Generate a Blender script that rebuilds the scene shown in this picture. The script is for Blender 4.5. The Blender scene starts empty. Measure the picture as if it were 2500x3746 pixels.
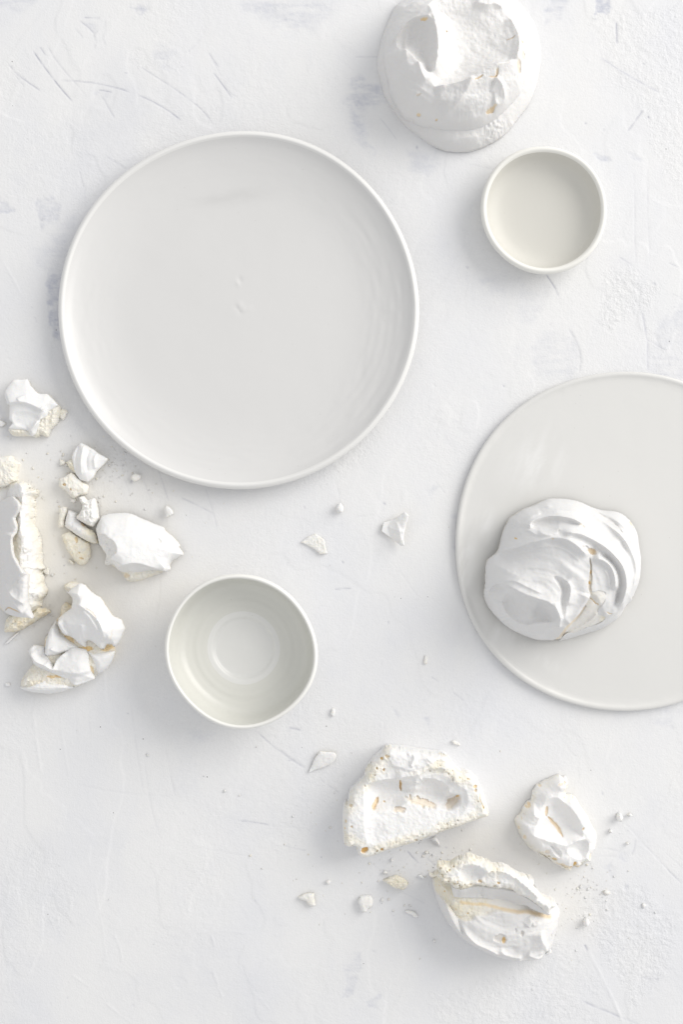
import bpy, math
import numpy as np

# ------------------------------------------------------------------ camera, world, lamps, exposure
S = 0.0002            # metres per photograph pixel at table height
CAM_H = 1.04          # camera height above the table
CX, CY = 1250.0, 1873.0
scene = bpy.context.scene
col = scene.collection

cam_data = bpy.data.cameras.new('camera')
cam = bpy.data.objects.new('camera', cam_data); col.objects.link(cam)
cam.location = (0, 0, CAM_H)
cam_data.sensor_fit = 'VERTICAL'; cam_data.sensor_height = 36.0
cam_data.lens = 36.0 * CAM_H / (3746 * S)
cam_data.clip_start = 0.05; cam_data.clip_end = 50
cam_data.dof.use_dof = True; cam_data.dof.focus_distance = CAM_H-0.008; cam_data.dof.aperture_fstop = 4.0
scene.camera = cam

world = bpy.data.worlds.new('World'); scene.world = world; world.use_nodes = True
bg = world.node_tree.nodes['Background']
bg.inputs[0].default_value = (0.985, 0.988, 1.0, 1); bg.inputs[1].default_value = 0.735

def area_lamp(name, az, el, dist, size, power, colour, aim=(0.0, 0.0, 0.0)):
    ld = bpy.data.lights.new(name, 'AREA'); ld.shape = 'RECTANGLE'
    ld.size, ld.size_y = size; ld.energy = power; ld.color = colour
    o = bpy.data.objects.new(name, ld); col.objects.link(o)
    a, e = math.radians(az), math.radians(el)
    d = np.array([math.cos(e)*math.cos(a), math.cos(e)*math.sin(a), math.sin(e)])
    o.location = tuple(np.array(aim) + d*dist)
    from mathutils import Vector
    o.rotation_euler = Vector(tuple(d)).to_track_quat('Z', 'Y').to_euler()
    return o
area_lamp('window_lamp', 31, 30, 3.7, (2.9, 2.5), 116.0, (1.0, 0.972, 0.93), aim=(0.0, 0.0, 0))

scene.view_settings.view_transform = 'Standard'
scene.view_settings.look = 'None'
scene.view_settings.gamma = 1.0
scene.view_settings.exposure = 0.0
scene.cycles.max_bounces = 10; scene.cycles.diffuse_bounces = 6

# ------------------------------------------------------------------ numeric helpers
def vnoise(x, y, seed=0):
    xi = np.floor(x).astype(np.int64); yi = np.floor(y).astype(np.int64)
    xf = x - xi; yf = y - yi
    u = xf*xf*xf*(xf*(xf*6-15)+10); v = yf*yf*yf*(yf*(yf*6-15)+10)
    M = 0xffffffff
    def h(i, j):
        n = (i*374761393 + j*668265263 + seed*974634777) & M
        n = ((n ^ (n >> 13))*1274126177) & M
        n = ((n ^ (n >> 15))*2246822519) & M
        return ((n ^ (n >> 16)) & M)/4294967296.0
    a, b, c, d = h(xi, yi), h(xi+1, yi), h(xi, yi+1), h(xi+1, yi+1)
    return (a*(1-u)+b*u)*(1-v) + (c*(1-u)+d*u)*v          # 0..1

def fbm(x, y, wl, octv=3, seed=0, gain=0.5):
    t = np.zeros_like(x, dtype=float); a = 1.0; s = 0.0
    for k in range(octv):
        t += a*(vnoise(x/wl + 17.3*k, y/wl - 9.1*k, seed+k)*2-1); s += a
        wl *= 0.5; a *= gain
    return t/s                                              # -1..1

def bubbly(x, y, wl, octv=3, seed=0):
    t = np.zeros_like(x, dtype=float); a = 1.0; s = 0.0
    for k in range(octv):
        n = np.abs(vnoise(x/wl+3.7*k, y/wl+5.1*k, seed+31*k)*2-1)
        t += a*n; s += a; wl *= 0.52; a *= 0.6
    return t/s*2-0.7

def sm(t):
    t = np.clip(t, 0, 1); return t*t*(3-2*t)

def catmull(pts, closed=True, seg=6):
    P = np.asarray(pts, float); n = len(P); out = []
    rng_ = range(n if closed else n-1)
    for i in rng_:
        if closed:
            p0, p1, p2, p3 = P[(i-1) % n], P[i], P[(i+1) % n], P[(i+2) % n]
        else:
            p0, p1, p2, p3 = P[max(i-1, 0)], P[i], P[i+1], P[min(i+2, n-1)]
        for k in range(seg):
            t = k/seg
            out.append(0.5*((2*p1)+(-p0+p2)*t+(2*p0-5*p1+4*p2-p3)*t*t+(-p0+3*p1-3*p2+p3)*t**3))
    if not closed: out.append(P[-1])
    return np.array(out)

def resample(P, closed, ds):
    Q = np.vstack([P, P[:1]]) if closed else P
    L = np.concatenate([[0], np.cumsum(np.hypot(*np.diff(Q, axis=0).T))])
    n = max(4, int(L[-1]/ds)); t = np.linspace(0, L[-1], n, endpoint=not closed)
    return np.stack([np.interp(t, L, Q[:, 0]), np.interp(t, L, Q[:, 1])], 1)

def jagged(P, closed, amp, wl, seed):
    Q = resample(P, closed, max(2.0, wl*0.3))
    d = np.roll(Q, -1, 0)-np.roll(Q, 1, 0); l = np.hypot(d[:, 0], d[:, 1])+1e-6
    nrm = np.stack([d[:, 1], -d[:, 0]], 1)/l[:, None]
    a = fbm(Q[:, 0]+seed*7.7, Q[:, 1]-seed*3.1, wl, 3, seed, 0.65)
    return Q+nrm*(a*amp)[:, None]

def inpoly(X, Y, P):
    r = np.zeros(X.shape, bool); n = len(P)
    for i in range(n):
        x1, y1 = P[i]; x2, y2 = P[(i+1) % n]
        if y1 == y2: continue
        c = ((y1 > Y) != (y2 > Y))
        r ^= c & (X < (x2-x1)*(Y-y1)/(y2-y1)+x1)
    return r

def pdist(X, Y, P, closed=False):
    P = np.asarray(P, float)
    n = len(P); m = n if closed else n-1
    L = np.hypot(*(np.roll(P, -1, 0)-P).T)[:m]; tot = L.sum()+1e-9
    best = np.full(X.shape, 1e18); side = np.zeros(X.shape); tt = np.zeros(X.shape); acc = 0.0
    for i in range(m):
        ax, ay = P[i]; bx, by = P[(i+1) % n]; dx, dy = bx-ax, by-ay; l2 = dx*dx+dy*dy+1e-12
        t = np.clip(((X-ax)*dx+(Y-ay)*dy)/l2, 0, 1)
        ex, ey = X-ax-t*dx, Y-ay-t*dy; d2 = ex*ex+ey*ey
        k = d2 < best
        best = np.where(k, d2, best)
        side = np.where(k, np.sign(dx*(Y-ay)-dy*(X-ax)), side)
        tt = np.where(k, (acc+t*L[i])/tot, tt); acc += L[i]
    return np.sqrt(best), side, tt

def zoom(ox, oy, w, wz=1568.0):
    s = w/wz
    return lambda pts: np.array([(ox+x*s, oy+y*s) for x, y in pts], float)

# ------------------------------------------------------------------ object helpers
def put(px, py, zpx=0.0):
    k = (CAM_H-zpx*S)/CAM_H*S
    return np.array([(px-CX)*k, (CY-py)*k, zpx*S])

def tag(o, label=None, cat=None, group=None, kind=None):
    if label: o['label'] = label
    if cat: o['category'] = cat
    if group: o['group'] = group
    if kind: o['kind'] = kind
    return o

def empty(name, loc, label, cat, group=None):
    o = bpy.data.objects.new(name, None); col.objects.link(o); o.location = tuple(loc)
    o.empty_display_size = 0.02
    return tag(o, label, cat, group)

def make_mesh(name, V, F, mat, parent=None, loc=None, attrs=None, smooth=True):
    """V world coords; F (n,4) or list of int arrays."""
    me = bpy.data.meshes.new(name)
    V = np.asarray(V, float)
    org = np.array(parent.location) if parent is not None else (np.array(loc) if loc is not None else np.zeros(3))
    V = V-org
    F = np.asarray(F, np.int32)
    me.vertices.add(len(V)); me.vertices.foreach_set('co', V.astype(np.float32).ravel())
    nf, k = F.shape
    me.loops.add(nf*k); me.loops.foreach_set('vertex_index', F.ravel())
    me.polygons.add(nf)
    me.polygons.foreach_set('loop_start', np.arange(0, nf*k, k, dtype=np.int32))
    if smooth: me.polygons.foreach_set('use_smooth', np.ones(nf, bool))
    for an, arr in (attrs or {}).items():
        a = me.attributes.new(an, 'FLOAT', 'POINT'); a.data.foreach_set('value', np.asarray(arr, np.float32).ravel())
    me.update(calc_edges=True); me.validate()
    me.materials.append(mat)
    o = bpy.data.objects.new(name, me); col.objects.link(o)
    if parent is not None: o.parent = parent
    else: o.location = tuple(org)
    return o

# ------------------------------------------------------------------ materials
def new_mat(name):
    m = bpy.data.materials.new(name); m.use_nodes = True
    nt = m.node_tree; return m, nt, nt.nodes['Principled BSDF']

def N(nt, kind, **kw):
    n = nt.nodes.new(kind)
    for k, v in kw.items(): setattr(n, k, v)
    return n

def attr(nt, name):
    a = N(nt, 'ShaderNodeAttribute'); a.attribute_name = name; return a.outputs['Fac']

def mixc(nt, fac, a, b):
    m = N(nt, 'ShaderNodeMix', data_type='RGBA')
    if isinstance(fac, (int, float)): m.inputs[0].default_value = fac
    else: nt.links.new(fac, m.inputs[0])
    for k, v in ((6, a), (7, b)):
        if isinstance(v, tuple): m.inputs[k].default_value = (*v, 1)
        else: nt.links.new(v, m.inputs[k])
    return m.outputs[2]

def mth(nt, op, a, b=None, clamp=False):
    m = N(nt, 'ShaderNodeMath', operation=op, use_clamp=clamp)
    for k, v in ((0, a), (1, b)):
        if v is None: continue
        if isinstance(v, (int, float)): m.inputs[k].default_value = v
        else: nt.links.new(v, m.inputs[k])
    return m.outputs[0]

def noise(nt, scale, detail=4, rough=0.55, vec=None):
    n = N(nt, 'ShaderNodeTexNoise'); n.inputs['Scale'].default_value = scale
    n.inputs['Detail'].default_value = detail; n.inputs['Roughness'].default_value = rough
    if vec is not None: nt.links.new(vec, n.inputs['Vector'])
    return n.outputs['Fac']

def geo_pos(nt): return N(nt, 'ShaderNodeNewGeometry').outputs['Position']

def bump(nt, h, strength, dist, bs, prev=None):
    b = N(nt, 'ShaderNodeBump'); b.inputs['Distance'].default_value = dist
    if isinstance(strength, (int, float)): b.inputs['Strength'].default_value = strength
    else: nt.links.new(strength, b.inputs['Strength'])
    nt.links.new(h, b.inputs['Height'])
    if prev is not None: nt.links.new(prev, b.inputs['Normal'])
    if bs is not None: nt.links.new(b.outputs[0], bs.inputs['Normal'])
    return b.outputs[0]

def mat_meringue(name, lo, hi):
    m, nt, bs = new_mat(name)
    p = geo_pos(nt)
    n = noise(nt, 90, 3, 0.5, p)
    white = mixc(nt, n, lo, hi)
    n2 = mth(nt, 'SUBTRACT', noise(nt, 170, 3, 0.6, p), 0.32)
    n2 = mth(nt, 'MULTIPLY', n2, 2.8, True)
    cream = mixc(nt, n2, (0.875, 0.85, 0.77), (0.88, 0.80, 0.60))
    c = mixc(nt, attr(nt, 'crumb'), white, cream)
    c = mixc(nt, attr(nt, 'amber'), c, (0.84, 0.56, 0.18))
    nt.links.new(c, bs.inputs['Base Color'])
    bs.inputs['Roughness'].default_value = 0.75
    bs.inputs['Specular IOR Level'].default_value = 0.25
    bs.inputs['Subsurface Weight'].default_value = 0.12
    bs.inputs['Subsurface Radius'].default_value = (1.0, 0.75, 0.5)
    bs.inputs['Subsurface Scale'].default_value = 0.003
    f = noise(nt, 1300, 3, 0.6, p)
    b1 = bump(nt, f, 0.4, 0.0005, None)
    st = mth(nt, 'MULTIPLY', attr(nt, 'crumb'), 0.4)
    bump(nt, noise(nt, 650, 4, 0.65, p), st, 0.0012, bs, b1)
    return m
M_MER = mat_meringue('dry_meringue_skin', (0.745, 0.738, 0.73), (0.785, 0.778, 0.77))
M_FRESH = mat_meringue('broken_meringue', (0.83, 0.826, 0.82), (0.86, 0.856, 0.85))

def mat_ceramic(name, colour, rough, coat, speck=True, wheel=0.1):
    m, nt, bs = new_mat(name)
    p = geo_pos(nt)
    n = noise(nt, 35, 4, 0.6, p)
    a = tuple(c*0.985 for c in colour)
    c = mixc(nt, n, a, colour)
    c = mixc(nt, attr(nt, 'mark'), c, tuple(x*0.86 for x in colour))
    c = mixc(nt, attr(nt, 'dust'), c, (0.83, 0.828, 0.82))
    if speck:
        v = N(nt, 'ShaderNodeTexVoronoi'); v.inputs['Scale'].default_value = 110; nt.links.new(p, v.inputs['Vector'])
        s = mth(nt, 'LESS_THAN', v.outputs['Distance'], 0.035)
        c = mixc(nt, mth(nt, 'MULTIPLY', s, 0.35), c, (0.35, 0.32, 0.28))
    nt.links.new(c, bs.inputs['Base Color'])
    r = mth(nt, 'ADD', mth(nt, 'MULTIPLY', attr(nt, 'mark'), 0.25), rough)
    nt.links.new(r, bs.inputs['Roughness'])
    bs.inputs['Coat Weight'].default_value = coat; bs.inputs['Coat Roughness'].default_value = 0.3
    bump(nt, noise(nt, 60, 4, 0.5, p), wheel, 0.0015, bs)
    return m
M_PLATE = mat_ceramic('satin_white_glaze', (0.688, 0.684, 0.675), 0.36, 0.12)
M_PLATER = mat_ceramic('satin_white_glaze_edge', (0.77, 0.767, 0.752), 0.5, 0.0)
M_PLATTER = mat_ceramic('cream_white_glaze', (0.705, 0.701, 0.682), 0.33, 0.15)
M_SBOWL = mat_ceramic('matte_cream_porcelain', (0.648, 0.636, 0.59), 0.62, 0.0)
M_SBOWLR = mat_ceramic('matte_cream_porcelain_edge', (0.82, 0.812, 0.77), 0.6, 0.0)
M_WELL = mat_ceramic('white_glaze_painted_reflection', (0.755, 0.755, 0.735), 0.3, 0.5, wheel=0.15)  # lighter than the wall glaze: overhead reflection painted into the colour
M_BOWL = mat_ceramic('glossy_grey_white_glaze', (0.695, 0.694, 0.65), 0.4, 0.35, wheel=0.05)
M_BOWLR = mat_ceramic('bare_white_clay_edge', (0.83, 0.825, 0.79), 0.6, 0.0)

def mat_table():
    m, nt, bs = new_mat('trowelled_white_plaster')
    p = geo_pos(nt)
    mp = N(nt, 'ShaderNodeMapping'); mp.inputs['Scale'].default_value = (1.0, 0.55, 1); mp.inputs['Rotation'].default_value = (0, 0, 0.5)
    nt.links.new(p, mp.inputs['Vector'])
    n = noise(nt, 11, 6, 0.62, mp.outputs[0])
    n = mth(nt, 'MULTIPLY', mth(nt, 'SUBTRACT', n, 0.42), 3.5, True)
    c = mixc(nt, n, (0.792, 0.792, 0.793), (0.748, 0.755, 0.78))
    n3 = mth(nt, 'MULTIPLY', mth(nt, 'SUBTRACT', noise(nt, 28, 5, 0.7, p), 0.55), 5, True)
    c = mixc(nt, mth(nt, 'MULTIPLY', n3, 0.35), c, (0.705, 0.712, 0.745))
    c = mixc(nt, attr(nt, 'warm_bounce'), c, (0.83, 0.80, 0.735))  # cream tint painted in as warm bounce light near the broken pieces
    c = mixc(nt, attr(nt, 'blue'), c, (0.40, 0.425, 0.53))
    c = mixc(nt, attr(nt, 'scratch'), c, (0.27, 0.28, 0.37))
    v = N(nt, 'ShaderNodeTexVoronoi'); v.inputs['Scale'].default_value = 75; nt.links.new(p, v.inputs['Vector'])
    s = mth(nt, 'LESS_THAN', v.outputs['Distance'], 0.035)
    s = mth(nt, 'MULTIPLY', s, mth(nt, 'GREATER_THAN', noise(nt, 40, 2, 0.5, p), 0.56))
    c = mixc(nt, mth(nt, 'MULTIPLY', s, 0.75), c, (0.16, 0.15, 0.15))
    nt.links.new(c, bs.inputs['Base Color'])
    bs.inputs['Roughness'].default_value = 0.7; bs.inputs['Specular IOR Level'].default_value = 0.3
    b1 = bump(nt, noise(nt, 700, 4, 0.6, p), mth(nt, 'ADD', mth(nt, 'MULTIPLY', attr(nt, 'grain'), 0.6), 0.32), 0.0006, None)
    bump(nt, noise(nt, 220, 3, 0.5, p), mth(nt, 'ADD', mth(nt, 'MULTIPLY', attr(nt, 'grain'), 0.4), 0.13), 0.0012, bs, b1)
    return m
M_TABLE = mat_table()

# ------------------------------------------------------------------ table surface
def build_table():
    st = 4.2
    xs = np.concatenate([[-1900, -1400, -1000, -700, -450, -280, -160, -90], np.arange(-40, 2541, st), [2590, 2660, 2780, 2950, 3200, 3500, 3900, 4400]])
    ys = np.concatenate([[-1900, -1400, -1000, -700, -450, -280, -160, -90], np.arange(-40, 3787, st), [3836, 3906, 4030, 4200, 4450, 4750, 5150, 5650]])
    X, Y = np.meshgrid(xs, ys)
    Z = np.zeros_like(X); blue = np.zeros_like(X); scr = np.zeros_like(X); grain = np.zeros_like(X)
    def win(P, pad):
        a = np.asarray(P); i0, i1 = np.searchsorted(xs, [a[:, 0].min()-pad, a[:, 0].max()+pad])
        j0, j1 = np.searchsorted(ys, [a[:, 1].min()-pad, a[:, 1].max()+pad]); return np.s_[j0:j1, i0:i1]
    # slow trowel swells and stipple
    Z += 2.2*fbm(X, Y, 420, 3, 3) + 0.7*fbm(X*0.8+Y*0.5, Y*0.6-X*0.3, 90, 3, 8)
    g0 = np.clip(fbm(X, Y, 330, 4, 21)*1.7+0.18, 0, 1)
    grain += 0.35*g0
    # troweled overlap steps: thresholded layers
    for sd, wl, a in ((41, 380, 1.1), (57, 520, 0.9), (73, 260, 0.6)):
        ca, sa = math.cos(sd), math.sin(sd)
        u, v = X*ca+Y*sa, (-X*sa+Y*ca)*0.6
        n = fbm(u, v, wl, 4, sd, 0.45)
        Z += a*np.clip((n-0.12)*45, 0, 1)
    def region(P, soft, nz=40, seed=1):
        P = np.asarray(P, float); w = win(P, soft+nz)
        x, y = X[w], Y[w]
        xx = x+nz*0.5*fbm(x, y, nz, 3, seed, 0.6); yy = y+nz*0.5*fbm(x, y, nz, 3, seed+9, 0.6)
        d, _, _ = pdist(xx, yy, P, True); ins = inpoly(xx, yy, P)
        return w, sm(0.5+np.where(ins, d, -d)/(2*soft)), x, y
    rough = [
        ([(2200, 1000), (2300, 975), (2425, 1050), (2390, 1110), (2300, 1160), (2240, 1225), (2190, 1215), (2185, 1120)], 1.0),
        ([(2150, 60), (2500, 20), (2520, 700), (2420, 640), (2360, 420), (2260, 330), (2210, 230)], 0.6),
        ([(2090, 3330), (2350, 3220), (2480, 3380), (2420, 3600), (2320, 3700), (2260, 3560), (2160, 3440)], 0.85),
        ([(1560, 3640), (1850, 3560), (2050, 3600), (2230, 3740), (1600, 3760)], 0.75),
        ([(1830, 3420), (2120, 3440), (2230, 3660), (1800, 3560)], 0.5),
        ([(280, 1700), (480, 1740), (700, 1800), (760, 1850), (560, 1830), (330, 1760)], 0.35),
        ([(1040, 1760), (1300, 1560), (1420, 1500), (1380, 1640), (1200, 1790)], 0.5),
        ([(1580, 280), (1900, 330), (1880, 460), (1790, 520), (1700, 500)], 0.5),
        ([(1150, 2760), (1290, 2780), (1240, 2980), (1040, 3130), (960, 3080)], 0.45),
        ([(450, 200), (700, 190), (650, 260), (480, 250)], 0.5),
        ([(60, 3080), (200, 3100), (300, 3250), (240, 3420), (60, 3380), (0, 3250)], 0.4),
    ]
    for P, a in rough:
        w, mk, x, y = region(P, 22, 60, 5)
        grain[w] = np.maximum(grain[w], mk*a)
    fine = bubbly(X, Y, 15, 2, 77)
    Z += fine*(0.10+1.25*np.clip(grain, 0, 1)**1.3)
    # blue-grey undercoat showing through
    patches = [
        ([(2180, -20), (2235, -20), (2235, 30), (2222, 52), (2190, 45), (2175, 60)], 0.85, 4, 26),
        ([(2020, -20), (2080, -20), (2060, 40), (2050, 72), (1985, 78), (2005, 30)], 0.38, 8, 34),
        ([(830, -20), (1210, -20), (1200, 90), (1120, 130), (980, 75), (860, 20)], 0.26, 22, 90),
        ([(1280, 300), (1330, 292), (1400, 300), (1425, 380), (1390, 400), (1330, 410), (1270, 380)], 0.42, 10, 50),
        ([(1270, 400), (1320, 400), (1345, 470), (1365, 560), (1330, 520), (1290, 450)], 0.30, 9, 44),
        ([(1500, 550), (1600, 560), (1610, 600), (1570, 650), (1510, 620)], 0.22, 10, 40),
        ([(132, 730), (170, 718), (230, 745), (215, 800), (170, 815), (155, 845), (140, 790)], 0.30, 5, 30),
        ([(-20, 725), (25, 738), (55, 770), (20, 778), (-20, 772)], 0.36, 4, 22),
        ([(105, 925), (150, 890), (205, 905), (225, 960), (200, 1010), (130, 990)], 0.18, 12, 40),
        ([(168, 1010), (200, 1000), (235, 1010), (225, 1245), (200, 1240), (178, 1170)], 0.55, 4, 16),
        ([(170, 860), (260, 800), (260, 1000), (200, 1020)], 0.20, 14, 40),
        ([(470, 20), (520, 20), (545, 35), (520, 48), (500, 35)], 0.42, 6, 22),
        ([(-20, -20), (150, -20), (120, 20), (60, 30), (-20, 20)], 0.28, 10, 40),
        ([(310, 85), (350, 90), (352, 120), (330, 110)], 0.25, 5, 14),
        ([(560, 170), (640, 190), (610, 240), (560, 220)], 0.22, 12, 50),
        ([(330, 330), (430, 340), (420, 370), (350, 360)], 0.2, 10, 40),
        ([(1265, 3490), (1320, 3485), (1325, 3540), (1305, 3590), (1290, 3640), (1250, 3650), (1270, 3600), (1255, 3540)], 0.24, 4, 14),
        ([(1340, 3665), (1400, 3632), (1400, 3645), (1370, 3675), (1385, 3690), (1345, 3685)], 0.26, 3, 10),
        ([(2215, 3170), (2240, 3150), (2255, 3180), (2250, 3215), (2230, 3200)], 0.3, 6, 22),
        ([(2265, 3125), (2300, 3122), (2290, 3150), (2260, 3150)], 0.26, 6, 20),
        ([(2130, 3240), (2160, 3240), (2150, 3258), (2128, 3258)], 0.3, 4, 14),
        ([(2285, 3242), (2302, 3238), (2300, 3256), (2286, 3256)], 0.4, 3, 10),
        ([(2400, 1180), (2520, 1100), (2520, 1400), (2375, 1390), (2380, 1290)], 0.19, 10, 40),
        ([(1950, 1230), (2080, 1210), (2120, 1260), (2128, 1330), (2110, 1400), (1950, 1400)], 0.15, 10, 50),
        ([(2170, 558), (2220, 568), (2245, 590), (2200, 595)], 0.3, 3, 12),
        ([(2285, 545), (2320, 560), (2360, 595), (2320, 585)], 0.24, 3, 12),
        ([(1740, 1010), (1800, 1020), (1840, 1060), (1800, 1070)], 0.22, 10, 30),
        ([(1900, 1030), (1990, 1060), (1980, 1180), (1900, 1200)], 0.12, 14, 50),
        ([(1435, 2590), (1450, 2595), (1468, 2620), (1455, 2622)], 0.28, 3, 8),
        ([(1545, 2625), (1572, 2622), (1570, 2650)], 0.28, 3, 8),
        ([(1655, 1890), (1690, 1870), (1690, 2040), (1665, 2000)], 0.3, 10, 30),
        ([(1555, 1800), (1600, 1780), (1580, 1830)], 0.22, 8, 24),
        ([(0, 1450), (40, 1560), (60, 1600), (0, 1640)], 0.25, 18, 50),
        ([(690, 2660), (800, 2680), (790, 2720), (700, 2710)], 0.18, 18, 50),
        ([(2400, 2590), (2480, 2580), (2460, 2650), (2400, 2640)], 0.16, 10, 40),
    ]
    for P, a, soft, nz in patches:
        w, mk, x, y = region(P, soft*1.6, nz*1.3, 13)
        brk = np.clip(0.55+1.0*fbm(x*0.45+y*.1, y*1.7, 30, 5, 91, .65), 0, 1)*np.clip(.8+.5*fbm(x, y, 9, 2, 92), 0, 1)
        blue[w] = np.maximum(blue[w], np.clip(mk*a*brk*1.35, 0, .95))
        Z[w] -= mk*0.8*min(1, a*3)
    wash = np.clip(fbm(X*0.7+Y*0.2, Y*1.2-X*.15, 420, 5, 131, .6)*1.5+.12, 0, 1)*(0.25+0.75*sm((1500-X)/1400)*sm((1300-Y)/900)+.35*sm((Y-2500)/800)*sm((1600-X)/1200))
    blue = np.maximum(blue, 0.17*wash)
    # warm light bounced off the broken pieces, painted into the plaster colour
    warm_bounce = np.zeros_like(X)
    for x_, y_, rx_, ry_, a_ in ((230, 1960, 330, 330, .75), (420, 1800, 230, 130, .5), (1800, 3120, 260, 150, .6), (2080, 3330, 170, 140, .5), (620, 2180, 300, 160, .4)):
        warm_bounce = np.maximum(warm_bounce, a_*np.exp(-(((X-x_)/rx_)**2+((Y-y_)/ry_)**2)*1.3))
    warm_bounce *= np.clip(.8+.5*fbm(X, Y, 120, 4, 88), 0, 1)
    # drawn scratches, cracks and trowel edges: (points, half width, depth, dark, step height)
    zt = zoom(0, 0, 800); zl = zoom(2050, 2850, 450, 1180); zr = zoom(1900, 0, 600, 1007); zm = zoom(1000, 1750, 700, 1495)
    zb = zoom(0, 2500, 1250); zp = zoom(0, 500, 300, 783); zq = zoom(400, 1680, 400); zo = zoom(1050, 3050, 600)
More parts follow.
